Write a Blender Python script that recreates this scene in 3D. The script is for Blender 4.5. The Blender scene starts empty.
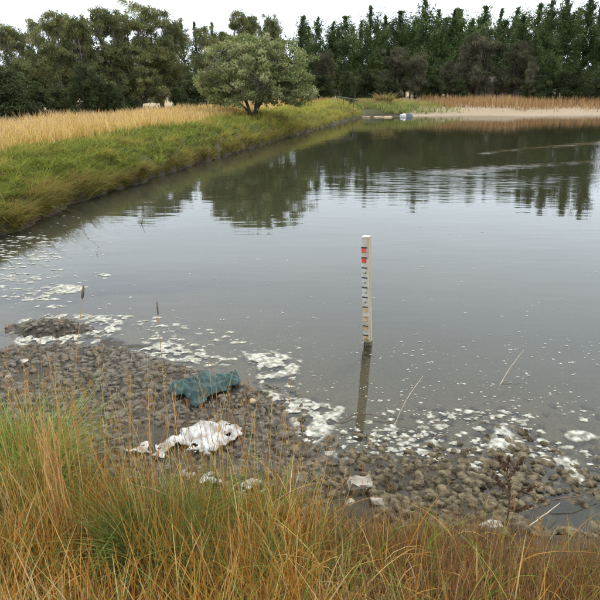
import bpy, bmesh, math, random
import numpy as np
from mathutils import Vector, Matrix

random.seed(7)
RNG = np.random.default_rng(7)
R = math.radians
scene = bpy.context.scene
COL = scene.collection

# ------------------------------------------------------------------ camera
CAM_H = 2.35
PITCH = R(19.0)
cam_data = bpy.data.cameras.new('camera')
cam = bpy.data.objects.new('camera', cam_data)
COL.objects.link(cam)
cam.location = (0, 0, CAM_H)
cam.rotation_euler = (R(90) - PITCH, 0, 0)
cam_data.sensor_width = 36.0
cam_data.lens = 36.0
cam_data.clip_start = 0.05
cam_data.clip_end = 3000
scene.camera = cam

# ------------------------------------------------------------------ sky (overcast) and sun
SUN_EL, SUN_AZ = R(58), R(25)
world = bpy.data.worlds.new('World')
scene.world = world
world.use_nodes = True
wn, wl = world.node_tree.nodes, world.node_tree.links
wn.clear()
w_out = wn.new('ShaderNodeOutputWorld')
w_bg = wn.new('ShaderNodeBackground')
w_bg.inputs['Strength'].default_value = 0.1
sky = wn.new('ShaderNodeTexSky')
sky.sky_type = 'NISHITA'
sky.sun_disc = False
sky.sun_elevation = SUN_EL
sky.sun_rotation = SUN_AZ
sky.air_density = 1.0
sky.dust_density = 2.0
w_tc = wn.new('ShaderNodeTexCoord')
w_no = wn.new('ShaderNodeTexNoise')
w_no.inputs['Scale'].default_value = 2.2
w_no.inputs['Detail'].default_value = 5
w_mp = wn.new('ShaderNodeMapping')
w_mp.inputs['Scale'].default_value = (1, 1, 2.5)
wl.new(w_tc.outputs['Generated'], w_mp.inputs['Vector'])
wl.new(w_mp.outputs['Vector'], w_no.inputs['Vector'])
w_ramp = wn.new('ShaderNodeValToRGB')          # the cloud deck: even, softly mottled
w_ramp.color_ramp.elements[0].position = 0.3
w_ramp.color_ramp.elements[0].color = (12.0, 13.4, 15.0, 1)
w_ramp.color_ramp.elements[1].position = 0.75
w_ramp.color_ramp.elements[1].color = (14.0, 15.3, 16.6, 1)
wl.new(w_no.outputs['Fac'], w_ramp.inputs['Fac'])
w_mix = wn.new('ShaderNodeMixRGB')
w_mix.inputs['Fac'].default_value = 0.9
wl.new(sky.outputs['Color'], w_mix.inputs['Color1'])
wl.new(w_ramp.outputs['Color'], w_mix.inputs['Color2'])
wl.new(w_mix.outputs['Color'], w_bg.inputs['Color'])
wl.new(w_bg.outputs['Background'], w_out.inputs['Surface'])

sun_data = bpy.data.lights.new('sun', 'SUN')
sun_data.energy = 1.5
sun_data.angle = R(10)
sun_data.color = (1.0, 0.93, 0.82)
sun = bpy.data.objects.new('sun', sun_data)
COL.objects.link(sun)
# direction towards the sun (sky rotation measured from +Y towards +X)
sd = Vector((math.sin(SUN_AZ) * math.cos(SUN_EL), math.cos(SUN_AZ) * math.cos(SUN_EL), math.sin(SUN_EL)))
sun.rotation_euler = sd.to_track_quat('Z', 'Y').to_euler()
sun.location = (0, 0, 40)

scene.view_settings.view_transform = 'Standard'
scene.view_settings.look = 'None'
scene.view_settings.exposure = 0.66
scene.view_settings.gamma = 1.0
scene.view_settings.use_curve_mapping = False
scene.cycles.use_denoising = True
scene.cycles.use_adaptive_sampling = True
scene.cycles.adaptive_threshold = 0.03
scene.cycles.max_bounces = 5
scene.cycles.diffuse_bounces = 2
scene.cycles.glossy_bounces = 2
scene.cycles.transmission_bounces = 2
scene.cycles.transparent_max_bounces = 6
scene.cycles.caustics_reflective = False
scene.cycles.caustics_refractive = False

# ------------------------------------------------------------------ helpers
SP, CP = math.sin(PITCH), math.cos(PITCH)


def P(px, py, z=0.0):
    """Point of the place at height z seen at pixel (px, py) of the 600 px photograph."""
    u, v = (px - 300) / 600, (py - 300) / 600
    t = (CAM_H - z) / (SP + v * CP)
    return np.array((u * t, (CP - v * SP) * t, z))


def PD(px, py, Y):
    """Point at depth Y (metres ahead) seen at pixel."""
    u, v = (px - 300) / 600, (py - 300) / 600
    t = Y / (CP - v * SP)
    return np.array((u * t, Y, CAM_H - (SP + v * CP) * t))


def tag(o, label=None, cat=None, group=None, kind=None):
    if label: o['label'] = label
    if cat: o['category'] = cat
    if group: o['group'] = group
    if kind: o['kind'] = kind
    return o


def link(name, me, mat=None, parent=None):
    o = bpy.data.objects.new(name, me)
    COL.objects.link(o)
    if parent is not None: o.parent = parent
    if mat is not None and me is not None and not me.materials: me.materials.append(mat)
    return o


def empty(name, loc, rz=0.0):
    o = bpy.data.objects.new(name, None)
    o.empty_display_size = 0.2
    COL.objects.link(o)
    o.location = loc
    o.rotation_euler = (0, 0, rz)
    return o


def mesh_np(name, V, F, col=None, smooth=False, attrs=None):
    """Fast mesh from arrays. F: (M,3) or (M,4) int array, or list of such arrays."""
    me = bpy.data.meshes.new(name)
    Fs = F if isinstance(F, list) else [F]
    Fs = [np.asarray(f, dtype=np.int32) for f in Fs if len(f)]
    nl = sum(f.size for f in Fs)
    nf = sum(len(f) for f in Fs)
    me.vertices.add(len(V))
    me.vertices.foreach_set('co', np.asarray(V, dtype=np.float32).ravel())
    me.loops.add(nl)
    me.loops.foreach_set('vertex_index', np.concatenate([f.ravel() for f in Fs]))
    me.polygons.add(nf)
    tot = np.concatenate([np.full(len(f), f.shape[1], dtype=np.int32) for f in Fs])
    st = np.concatenate([[0], np.cumsum(tot)[:-1]]).astype(np.int32)
    me.polygons.foreach_set('loop_start', st)
    if smooth:
        me.polygons.foreach_set('use_smooth', np.ones(nf, dtype=bool))
    me.update(calc_edges=True)
    if col is not None:
        a = me.color_attributes.new('Col', 'FLOAT_COLOR', 'POINT')
        c = np.ones((len(V), 4), dtype=np.float32)
        c[:, :3] = col
        a.data.foreach_set('color', c.ravel())
    for k, arr in (attrs or {}).items():
        a = me.attributes.new(k, 'FLOAT', 'POINT')
        a.data.foreach_set('value', np.asarray(arr, dtype=np.float32))
    me.validate()
    return me


_TAB = np.random.default_rng(99).random((256, 256))


def vnoise(x, y):
    xi, yi = np.floor(x).astype(int), np.floor(y).astype(int)
    fx, fy = x - xi, y - yi
    fx, fy = fx * fx * (3 - 2 * fx), fy * fy * (3 - 2 * fy)
    g = lambda a, b: _TAB[a & 255, b & 255]
    return (g(xi, yi) * (1 - fx) + g(xi + 1, yi) * fx) * (1 - fy) + (g(xi, yi + 1) * (1 - fx) + g(xi + 1, yi + 1) * fx) * fy


def fbm(x, y, s=1.0, oct=4, seed=0.0):
    x, y = np.asarray(x, float) * s + seed * 17.3, np.asarray(y, float) * s + seed * 9.1
    r, a, n = 0, 1.0, 0
    for _ in range(oct):
        r = r + a * vnoise(x, y); n += a
        x, y, a = x * 2.03 + 5.2, y * 2.03 + 1.7, a * 0.5
    return r / n


def smooth01(x, a, b):
    t = np.clip((np.asarray(x, float) - a) / (b - a), 0, 1)
    return t * t * (3 - 2 * t)


# ------------------------------------------------------------------ materials
def new_mat(name):
    m = bpy.data.materials.new(name)
    m.use_nodes = True
    m.node_tree.nodes.clear()
    return m, m.node_tree.nodes, m.node_tree.links


def mat_attr_ground(name):
    """Vertex-coloured earth: colour zones from the mesh, grain and relief from noise, wet sheen near the waterline."""
    m, n, l = new_mat(name)
    out = n.new('ShaderNodeOutputMaterial'); b = n.new('ShaderNodeBsdfPrincipled'); b.inputs['Specular IOR Level'].default_value = 0.22
    at = n.new('ShaderNodeAttribute'); at.attribute_name = 'Col'
    geo = n.new('ShaderNodeNewGeometry')
    no = n.new('ShaderNodeTexNoise'); no.inputs['Scale'].default_value = 35; no.inputs['Detail'].default_value = 6
    l.new(geo.outputs['Position'], no.inputs['Vector'])
    ra = n.new('ShaderNodeMapRange'); ra.inputs[1].default_value = 0.25; ra.inputs[2].default_value = 0.75
    ra.inputs[3].default_value = 0.6; ra.inputs[4].default_value = 1.35
    l.new(no.outputs['Fac'], ra.inputs[0])
    mu = n.new('ShaderNodeVectorMath'); mu.operation = 'SCALE'
    l.new(at.outputs['Color'], mu.inputs[0]); l.new(ra.outputs[0], mu.inputs['Scale'])
    l.new(mu.outputs['Vector'], b.inputs['Base Color'])
    sep = n.new('ShaderNodeSeparateXYZ'); l.new(geo.outputs['Position'], sep.inputs[0])
    rr = n.new('ShaderNodeMapRange'); rr.inputs[1].default_value = 0.0; rr.inputs[2].default_value = 0.09
    rr.inputs[3].default_value = 0.72; rr.inputs[4].default_value = 0.95
    l.new(sep.outputs['Z'], rr.inputs[0]); l.new(rr.outputs[0], b.inputs['Roughness'])
    n2 = n.new('ShaderNodeTexNoise'); n2.inputs['Scale'].default_value = 90; n2.inputs['Detail'].default_value = 5
    l.new(geo.outputs['Position'], n2.inputs['Vector'])
    bp = n.new('ShaderNodeBump'); bp.inputs['Strength'].default_value = 0.7; bp.inputs['Distance'].default_value = 0.012
    l.new(n2.outputs['Fac'], bp.inputs['Height']); l.new(bp.outputs['Normal'], b.inputs['Normal'])
    l.new(b.outputs[0], out.inputs[0])
    return m


def mat_leaf(name, trans=0.3, tint=(1, 1, 1), obj_var=0.25, rough=0.75):
    """Foliage or grass coloured by the mesh attribute, with a little light passing through."""
    m, n, l = new_mat(name)
    out = n.new('ShaderNodeOutputMaterial')
    at = n.new('ShaderNodeAttribute'); at.attribute_name = 'Col'
    oi = n.new('ShaderNodeObjectInfo')
    mr = n.new('ShaderNodeMapRange'); mr.inputs[3].default_value = 1 - obj_var; mr.inputs[4].default_value = 1 + obj_var
    l.new(oi.outputs['Random'], mr.inputs[0])
    sc = n.new('ShaderNodeVectorMath'); sc.operation = 'SCALE'
    l.new(at.outputs['Color'], sc.inputs[0]); l.new(mr.outputs[0], sc.inputs['Scale'])
    mu = n.new('ShaderNodeVectorMath'); mu.operation = 'MULTIPLY'; mu.inputs[1].default_value = tint
    l.new(sc.outputs[0], mu.inputs[0])
    b = n.new('ShaderNodeBsdfPrincipled'); b.inputs['Roughness'].default_value = rough
    b.inputs['Specular IOR Level'].default_value = 0.07
    l.new(mu.outputs[0], b.inputs['Base Color'])
    t = n.new('ShaderNodeBsdfTranslucent'); l.new(mu.outputs[0], t.inputs['Color'])
    mx = n.new('ShaderNodeMixShader'); mx.inputs[0].default_value = trans
    l.new(b.outputs[0], mx.inputs[1]); l.new(t.outputs[0], mx.inputs[2])
    l.new(mx.outputs[0], out.inputs[0])
    return m


def mat_noise(name, c1, c2, scale=8, rough=0.8, bump=0.3, bump_scale=40, dist=0.01, metal=0.0, stretch=(1, 1, 1), detail=5, spec=0.5, coord='Object'):
    m, n, l = new_mat(name)
    out = n.new('ShaderNodeOutputMaterial'); b = n.new('ShaderNodeBsdfPrincipled')
    tc = n.new('ShaderNodeTexCoord'); mp = n.new('ShaderNodeMapping'); mp.inputs['Scale'].default_value = stretch
    if coord == 'World':
        gp_ = n.new('ShaderNodeNewGeometry'); l.new(gp_.outputs['Position'], mp.inputs['Vector'])
    else:
        l.new(tc.outputs[coord], mp.inputs['Vector'])
    no = n.new('ShaderNodeTexNoise'); no.inputs['Scale'].default_value = scale; no.inputs['Detail'].default_value = detail
    l.new(mp.outputs[0], no.inputs['Vector'])
    cr = n.new('ShaderNodeValToRGB')
    cr.color_ramp.elements[0].position = 0.35; cr.color_ramp.elements[0].color = (*c1, 1)
    cr.color_ramp.elements[1].position = 0.65; cr.color_ramp.elements[1].color = (*c2, 1)
    l.new(no.outputs['Fac'], cr.inputs[0]); l.new(cr.outputs[0], b.inputs['Base Color'])
    b.inputs['Roughness'].default_value = rough; b.inputs['Metallic'].default_value = metal
    b.inputs['Specular IOR Level'].default_value = spec
    if bump:
        n2 = n.new('ShaderNodeTexNoise'); n2.inputs['Scale'].default_value = bump_scale; n2.inputs['Detail'].default_value = 4
        l.new(mp.outputs[0], n2.inputs['Vector'])
        bp = n.new('ShaderNodeBump'); bp.inputs['Strength'].default_value = bump; bp.inputs['Distance'].default_value = dist
        l.new(n2.outputs['Fac'], bp.inputs['Height']); l.new(bp.outputs[0], b.inputs['Normal'])
    l.new(b.outputs[0], out.inputs[0])
    return m


def mat_water():
    m, n, l = new_mat('pond_water')
    out = n.new('ShaderNodeOutputMaterial')
    geo = n.new('ShaderNodeNewGeometry')
    dp = n.new('ShaderNodeAttribute'); dp.attribute_name = 'depth'
    rp = n.new('ShaderNodeAttribute'); rp.attribute_name = 'ripple'

    def noise(scale, stretch, detail=2):
        mp = n.new('ShaderNodeMapping'); mp.inputs['Scale'].default_value = stretch
        mp.inputs['Rotation'].default_value = (0, 0, R(8))
        l.new(geo.outputs['Position'], mp.inputs[0])
        t = n.new('ShaderNodeTexNoise'); t.inputs['Scale'].default_value = scale; t.inputs['Detail'].default_value = detail
        t.inputs['Roughness'].default_value = 0.45
        l.new(mp.outputs[0], t.inputs['Vector'])
        return t.outputs['Fac']

    def math_(op, a, b):
        t = n.new('ShaderNodeMath'); t.operation = op
        for i, v in enumerate((a, b)):
            if isinstance(v, (int, float)): t.inputs[i].default_value = v
            else: l.new(v, t.inputs[i])
        return t.outputs[0]
    calm = math_('MULTIPLY', noise(1.1, (0.6, 1.5, 1)), 0.0042)
    fine = math_('MULTIPLY', noise(4.5, (0.5, 1.6, 1), 3), 0.0007)
    rip = math_('MULTIPLY', math_('MULTIPLY', noise(3.4, (0.35, 1.9, 1), 2), 0.012), rp.outputs['Fac'])
    h = math_('ADD', math_('ADD', calm, fine), rip)
    bp = n.new('ShaderNodeBump'); bp.inputs['Strength'].default_value = 1.0; bp.inputs['Distance'].default_value = 1.0
    l.new(h, bp.inputs['Height'])
    fr = n.new('ShaderNodeFresnel'); fr.inputs['IOR'].default_value = 1.36; l.new(bp.outputs[0], fr.inputs['Normal'])
    gl = n.new('ShaderNodeBsdfGlossy'); gl.inputs['Roughness'].default_value = 0.015
    l.new(bp.outputs[0], gl.inputs['Normal'])
    # turbid water: the deeper it is the less of the bed is seen
    k = math_('MULTIPLY', dp.outputs['Fac'], -3.6)
    ex = n.new('ShaderNodeMath'); ex.operation = 'EXPONENT'; l.new(k, ex.inputs[0])
    murk = math_('SUBTRACT', 1.0, ex.outputs[0])
    tr = n.new('ShaderNodeBsdfTransparent'); tr.inputs['Color'].default_value = (0.86, 0.86, 0.8, 1)
    df = n.new('ShaderNodeBsdfDiffuse')
    cm = n.new('ShaderNodeMixRGB'); cm.inputs[1].default_value = (0.052, 0.049, 0.032, 1); cm.inputs[2].default_value = (0.03, 0.03, 0.015, 1)
    dd = n.new('ShaderNodeMapRange'); dd.inputs[1].default_value = 0.2; dd.inputs[2].default_value = 0.9
    l.new(dp.outputs['Fac'], dd.inputs[0]); l.new(dd.outputs[0], cm.inputs[0]); l.new(cm.outputs[0], df.inputs['Color'])
    body = n.new('ShaderNodeMixShader'); l.new(murk, body.inputs[0]); l.new(tr.outputs[0], body.inputs[1]); l.new(df.outputs[0], body.inputs[2])
    mx = n.new('ShaderNodeMixShader'); l.new(fr.outputs[0], mx.inputs[0]); l.new(body.outputs[0], mx.inputs[1]); l.new(gl.outputs[0], mx.inputs[2])
    l.new(mx.outputs[0], out.inputs[0])
    return m


M_GROUND = mat_attr_ground('earth_and_mud')
M_WATER = mat_water()
M_LEAF = mat_leaf('tree_foliage', 0.25, obj_var=0.22)
M_GRASS = mat_leaf('grass_blades', 0.35, obj_var=0.0)
M_BARK = mat_noise('bark', (0.045, 0.037, 0.03), (0.12, 0.1, 0.08), 6, 0.9, 0.5, 25, 0.03, stretch=(1, 1, 0.2))
M_BARK_PALE = mat_noise('pale_bark', (0.09, 0.075, 0.06), (0.24, 0.2, 0.16), 4, 0.85, 0.4, 20, 0.02, stretch=(1, 1, 0.25))
M_FOAM = mat_noise('dried_foam', (0.22, 0.205, 0.15), (0.5, 0.475, 0.4), 20, 0.9, 0.8, 140, 0.006, coord='World')
def thin_foam():
    n, l = M_FOAM.node_tree.nodes, M_FOAM.node_tree.links
    out = [q for q in n if q.type == 'OUTPUT_MATERIAL'][0]; b = [q for q in n if q.type == 'BSDF_PRINCIPLED'][0]
    g_ = n.new('ShaderNodeNewGeometry'); no = n.new('ShaderNodeTexNoise'); no.inputs['Scale'].default_value = 24; no.inputs['Detail'].default_value = 6
    l.new(g_.outputs['Position'], no.inputs['Vector'])
    mr = n.new('ShaderNodeMapRange'); mr.inputs[1].default_value = .36; mr.inputs[2].default_value = .58; mr.inputs[3].default_value = .42; mr.inputs[4].default_value = 1.0
    l.new(no.outputs['Fac'], mr.inputs[0])
    ea = n.new('ShaderNodeAttribute'); ea.attribute_name = 'edge'
    er = n.new('ShaderNodeMapRange'); er.interpolation_type = 'SMOOTHSTEP'; er.inputs[1].default_value = 0; er.inputs[2].default_value = .075; er.inputs[3].default_value = .05
    l.new(ea.outputs['Fac'], er.inputs[0])
    mu = n.new('ShaderNodeMath'); mu.operation = 'MULTIPLY'; l.new(mr.outputs[0], mu.inputs[0]); l.new(er.outputs[0], mu.inputs[1])
    t = n.new('ShaderNodeBsdfTransparent'); mx = n.new('ShaderNodeMixShader')
    l.new(mu.outputs[0], mx.inputs[0]); l.new(t.outputs[0], mx.inputs[1]); l.new(b.outputs[0], mx.inputs[2]); l.new(mx.outputs[0], out.inputs[0])


thin_foam()
M_CLOD_GREY = mat_noise('grey_mud', (.046, .037, .025), (.165, .135, .094), 19, 0.65, 1.0, 70, 0.02, coord='World', spec=.3)
M_CLOD_ALGAE = mat_noise('algae_mud', (.05, .038, .021), (.21, .165, .1), 21, 0.85, 1.0, 85, 0.024, coord='World', spec=.15)

# ------------------------------------------------------------------ the pond outline and the lie of the land
left_px = [(0, 235), (40, 218), (75, 204), (100, 195), (150, 179), (200, 163), (250, 148.5), (300, 134), (335, 124), (350, 119.5), (360, 117.5)]
inlet_px = [(366, 116.5), (380, 117), (410, 116.5), (440, 116)]
far_px = [(480, 115.5), (520, 116.5), (560, 116), (600, 115.5)]
near_px = [(600, 494), (575, 478), (540, 466), (500, 462), (450, 461), (400, 464), (335, 461), (298, 450), (279, 424), (266, 403), (240, 387), (180, 366), (120, 347), (60, 345), (0, 348)]
ring, kinds = [], []
for q in left_px: ring.append(P(*q)[:2]); kinds.append('left')
for q in inlet_px: ring.append(P(*q)[:2]); kinds.append('inlet')
for q in far_px: ring.append(P(*q)[:2]); kinds.append('far')
for q in [(46, 72), (54, 58), (52, 30), (32, 10)]: ring.append(np.array(q, float)); kinds.append('far')
for q in [(10, 3.4), (3.6, 2.95)]: ring.append(np.array(q, float)); kinds.append('near')
for q in near_px: ring.append(P(*q)[:2]); kinds.append('near')
for q in [(-4.4, 5.6), (-6.0, 6.1)]: ring.append(np.array(q, float)); kinds.append('near')
for q in [(-6.3, 7.6), (-5.9, 9.0)]: ring.append(np.array(q, float)); kinds.append('left')
RING = np.array(ring)
NSEG = len(RING)


def sdist(x, y):
    """Signed distance to the shore (+ on land) and distances to each bank kind."""
    x = np.asarray(x, float).ravel(); y = np.asarray(y, float).ravel()
    best = {k: np.full(x.shape, 1e9) for k in ('left', 'inlet', 'far', 'near')}
    inside = np.zeros(x.shape, bool)
    for i in range(NSEG):
        a, b = RING[i], RING[(i + 1) % NSEG]
        d = b - a
        t = np.clip(((x - a[0]) * d[0] + (y - a[1]) * d[1]) / (d @ d), 0, 1)
        q = np.hypot(x - a[0] - t * d[0], y - a[1] - t * d[1])
        best[kinds[i]] = np.minimum(best[kinds[i]], q)
        cond = ((a[1] > y) != (b[1] > y))
        xs = a[0] + (y - a[1]) / (d[1] if abs(d[1]) > 1e-9 else 1e-9) * d[0]
        inside ^= cond & (x < xs)
    dmin = np.min(np.stack(list(best.values())), axis=0)
    return np.where(inside, -dmin, dmin), best


def base_height(x, y):
    shp = np.shape(x)
    x = np.asarray(x, float).ravel(); y = np.asarray(y, float).ravel()
    s, best = sdist(x, y)
    # wobble the shoreline so that it is not a polygon
    wob = (fbm(x, y, 1.1, 4, 3) - 0.5) * np.clip(0.34 + 0.012 * y, 0, 1.1)
    wob = np.where(y < 7, (fbm(x, y, 1.6, 4, 5) - 0.5) * 0.34, wob)
    s = s + wob
    sp = np.maximum(s, 0)
    k = np.interp(y, [8, 10, 25, 40, 60], [.72, .76, .94, 1.12, 1.42])
    hl = np.interp(sp, [0, .03, .07, .4, .85, 1.6, 3, 7, 10, 16, 30], [0, .09, .2, .52, .8, .98, 1.03, 1.05, .85, .25, .1]) * k
    hl = hl + smooth01(sp, .1, .5) * ((fbm(x, y, 1.3, 3, 8) - .5) * .24 + (fbm(x, y, 3.6, 2, 9) - .5) * .16)
    hi = np.interp(sp, [0, 1.5, 2.2, 4, 8, 25], [0, .1, .4, 1.1, 1.3, 1.4])
    hf = np.interp(sp, [0, 1, 7, 9, 14, 30], [0, .06, .5, .72, .95, 1.1])
    hn_y = np.interp(y, [-30, 0, 1.2, 2.3, 2.9, 3.4, 4.0, 6], [.95, .78, .5, .21, .085, .045, .035, .03]) + .10 * smooth01(-x, .8, 2.2) * smooth01(-y, -4.0, -2.6)
    wetr = smooth01(x, -.3, .35)
    hn = np.minimum(hn_y, (.012 - .018 * wetr) + (.12 - .07 * wetr) * sp + .6 * np.maximum(sp - .6, 0) ** 2)
    hn = np.where(y < 2.6, hn_y, hn)
    ws = {kk: np.exp(-np.clip(best[kk] - np.minimum(np.abs(s), 1e9), 0, 60) / (0.35 + 0.06 * np.abs(s))) for kk in best}
    tot = sum(ws.values()) + 1e-9
    land = (ws['left'] * hl + ws['inlet'] * hi + ws['far'] * hf + ws['near'] * hn) / tot
    # country beyond the pond rises gently
    land = land + np.clip((sp - 28) * 0.03, 0, 7) * (y > 12)
    sn = np.minimum(s, 0)
    bed_near = np.interp(-sn, [0, .3, 1.0, 2.2, 5, 12], [0, -.022, -.07, -.19, -.65, -1.4])
    bed_steep = np.interp(-sn, [0, .3, 1, 3], [0, -.14, -.35, -1.0])
    bed = (bed_near * (ws['near']) + bed_steep * (ws['left'] + ws['inlet'] + ws['far'])) / tot
    h = np.where(s > 0, land, bed)
    # the mud island and the pool among the clods
    c = P(47, 329); e = ((x - c[0] + .35 * (y - c[1])) / .46) ** 2 + ((y - c[1]) / .24) ** 2
    h = np.where(e < 4, np.maximum(h, .075 - .085 * e + (fbm(x, y, 5, 3, 2) - .5) * .05), h)
    c = P(567, 516); e = ((x - c[0] - .25 * (y - c[1])) / .24) ** 2 + ((y - c[1]) / .17) ** 2
    h = h - .16 * np.exp(-e * e * 0.8)
    return h.reshape(shp), s.reshape(shp)


def relief(x, y, s):
    """Fine relief of the mud near the water."""
    near = (y < 8) & (x > -4.5) & (x < 4.5)
    r = (fbm(x, y, 9, 4, 1) - .5) * .05 + (fbm(x, y, 2.6, 3, 6) - .5) * .05
    return np.where(near, r * np.clip(1.0 - np.abs(s) * .18, .3, 1), 0)


def height(x, y):
    h, s = base_height(x, y)
    return h + relief(x, y, s)


def axis(parts):
    out = []
    for a, b, st in parts:
        out.append(np.arange(a, b, st))
    return np.unique(np.round(np.concatenate(out), 4))


GX = axis([(-900, -200, 100), (-200, -60, 14), (-60, -20, 2.5), (-20, -9, .5), (-9, -3.4, .11), (-3.4, 2.9, .024), (2.9, 6, .2), (6, 20, .7), (20, 60, 2.0), (60, 200, 14), (200, 901, 100)])
GY = axis([(-40, -2, 3), (-2, 2.0, .3), (2.0, 6.5, .024), (6.5, 14, .12), (14, 40, .3), (40, 110, 1.0), (110, 300, 10), (300, 1601, 100)])
gx, gy = np.meshgrid(GX, GY)
h0, s0 = base_height(gx, gy)
gz = h0 + relief(gx, gy, s0)


def ground_colour(x, y, z, s):
    n1 = fbm(x, y, .35, 4, 11); n2 = fbm(x, y, 3.0, 4, 12)
    mud = np.array((.028, .023, .016)); mud2 = np.array((.062, .052, .037)); soil = np.array((.06, .044, .027))
    bed = np.array((.15, .125, .075)); sand = np.array((.27, .205, .13)); grn = np.array((.06, .06, .022)); dry = np.array((.22, .15, .07))
    c = mud[None] + (mud2 - mud)[None] * n2.ravel()[:, None]
    def put(c, w, col):
        w = np.asarray(w).ravel()[:, None]
        return c * (1 - w) + np.asarray(col)[None] * w
    c = put(c, (z < -.01) * 0.8, bed)
    c = put(c, smooth01(z, .09, .2) * (y < 8), soil)
    c = put(c, smooth01(z, .14, .3) * (y >= 8), grn)
    c = put(c, smooth01(s, 2.2, 4) * (y >= 8), dry)
    far = (x > 12) & (y > 30)
    c = put(c, far * smooth01(s, -.5, .6) * (1 - smooth01(s, 7.5, 10)), sand)
    lip = (y > 7) & ~far
    c = put(c, lip * (z < .2) * (s > -1.0) * .85, (.03, .022, .012))
    rd = (y > 80) | (x < -25)
    c = put(c, rd * smooth01(s, 18, 30) * .6, (.36, .28, .17))
    return c


gcol = ground_colour(gx, gy, gz, s0)
NX, NY = len(GX), len(GY)
idx = np.arange(NX * NY).reshape(NY, NX)
quads = np.stack([idx[:-1, :-1], idx[:-1, 1:], idx[1:, 1:], idx[1:, :-1]], -1)
cx = (GX[:-1] + GX[1:]) / 2; cy = (GY[:-1] + GY[1:]) / 2
ix = (cx > -3.4) & (cx < 2.9); iy = (cy > 2.0) & (cy < 6.5)
inner = iy[:, None] & ix[None, :]
GV = np.stack([gx.ravel(), gy.ravel(), gz.ravel()], -1)


def sub_mesh(name, sel):
    q = quads[sel].reshape(-1, 4)
    u, inv = np.unique(q, return_inverse=True)
    return mesh_np(name, GV[u], inv.reshape(-1, 4), gcol[u], smooth=True)


ground = tag(link('ground', sub_mesh('ground', ~inner), M_GROUND), kind='structure')
mud = tag(link('mud_shore', sub_mesh('mud_shore', inner), M_GROUND), kind='structure')

# water sheet with its depth and wind-ruffled zones
WX = axis([(-7, -3.4, .3), (-3.4, 2.9, .05), (2.9, 8, .3), (8, 61, 1.2)])
WY = axis([(2.2, 6.6, .05), (6.6, 14, .25), (14, 90, .5)])
wx, wy = np.meshgrid(WX, WY)
wh = height(wx, wy)
depth = np.maximum(-wh, 0)


def seg_line(x, y, a, b, w):
    a, b = np.array(a), np.array(b); d = b - a
    t = np.clip(((x - a[0]) * d[0] + (y - a[1]) * d[1]) / (d @ d), 0, 1)
    return np.exp(-(np.hypot(x - a[0] - t * d[0], y - a[1] - t * d[1]) / w) ** 2)


band = np.exp(-((wy - 17.5 - .1 * wx - 3 * (fbm(wx, wy, .12, 2, 4) - .5)) / 3.0) ** 2) * smooth01(wx, -1.0, 3)
ripple = .75 * band * smooth01(fbm(wx, wy, .3, 3, 9), .35, .6)
ripple += 1.6 * seg_line(wx, wy, P(484, 153.5)[:2], P(540, 147.5)[:2], .25) + 2.0 * seg_line(wx, wy, P(553, 147)[:2], P(640, 139)[:2], .3)
ripple += 1.2 * seg_line(wx, wy, P(440, 172)[:2], P(640, 158)[:2], .45)
ripple += .05
wi = np.arange(wx.size).reshape(wx.shape)
wq = np.stack([wi[:-1, :-1], wi[:-1, 1:], wi[1:, 1:], wi[1:, :-1]], -1).reshape(-1, 4)
wme = mesh_np('pond_water', np.stack([wx.ravel(), wy.ravel(), np.zeros(wx.size)], -1), wq, smooth=True,
              attrs={'depth': depth.ravel(), 'ripple': ripple.ravel()})
tag(link('pond_water', wme, M_WATER), kind='structure')


# ------------------------------------------------------------------ grass builder
def blades(base, h, w, segs=3, lean=.25, curl=.3, droop=.15, az=None, face=None, rng=RNG):
    """Ribbon blades. base (N,3); h, w (N,). Returns verts, quads (each blade (segs+1)*2 verts)."""
    N = len(base)
    az = rng.random(N) * 2 * np.pi if az is None else az
    face = rng.random(N) * np.pi if face is None else face
    lean = lean * (rng.random(N) * 1.6 - .1); curl = curl * rng.random(N) * 1.6; droop = droop * rng.random(N) * 2
    d = np.stack([np.cos(az), np.sin(az)], -1)
    f = np.stack([np.cos(face), np.sin(face)], -1)
    V = np.empty((N, segs + 1, 2, 3))
    for i in range(segs + 1):
        t = i / segs
        off = (lean * t + curl * t * t) * h
        z = h * (t - droop * t ** 2.5)
        ww = w * (1 - .88 * t ** 1.6) * .5
        cxy = base[:, :2] + d * off[:, None]
        V[:, i, 0, :2] = cxy - f * ww[:, None]; V[:, i, 1, :2] = cxy + f * ww[:, None]
        V[:, i, :, 2] = (base[:, 2] + z)[:, None]
    k = np.arange(N)[:, None] * (segs + 1) * 2 + np.arange(segs)[None] * 2
    F = np.stack([k, k + 1, k + 3, k + 2], -1).reshape(-1, 4)
    return V.reshape(-1, 3), F


def pick(cols, probs, N, jitter=.18, rng=RNG):
    c = np.array(cols)[rng.choice(len(cols), N, p=np.array(probs) / sum(probs))]
    return c * (1 + (rng.random((N, 1)) - .5) * 2 * jitter) * (1 + (rng.random((N, 3)) - .5) * .12)


class Collect:
    def __init__(self): self.V, self.F, self.C, self.n = [], [], [], 0
    def add(self, V, F, C):
        V = np.asarray(V, float); C = np.asarray(C, float)
        if C.ndim == 1: C = np.tile(C, (len(V), 1))
        elif len(C) != len(V): C = np.repeat(C, len(V) // len(C), axis=0)
        self.V.append(V); self.F.append(np.asarray(F) + self.n); self.C.append(C); self.n += len(V)
    def mesh(self, name, smooth=False):
        F3 = [f for f in self.F if f.shape[1] == 3]; F4 = [f for f in self.F if f.shape[1] == 4]
        Fs = []
        if F3: Fs.append(np.concatenate(F3))
        if F4: Fs.append(np.concatenate(F4))
        return mesh_np(name, np.concatenate(self.V), Fs, np.concatenate(self.C), smooth)


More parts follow.
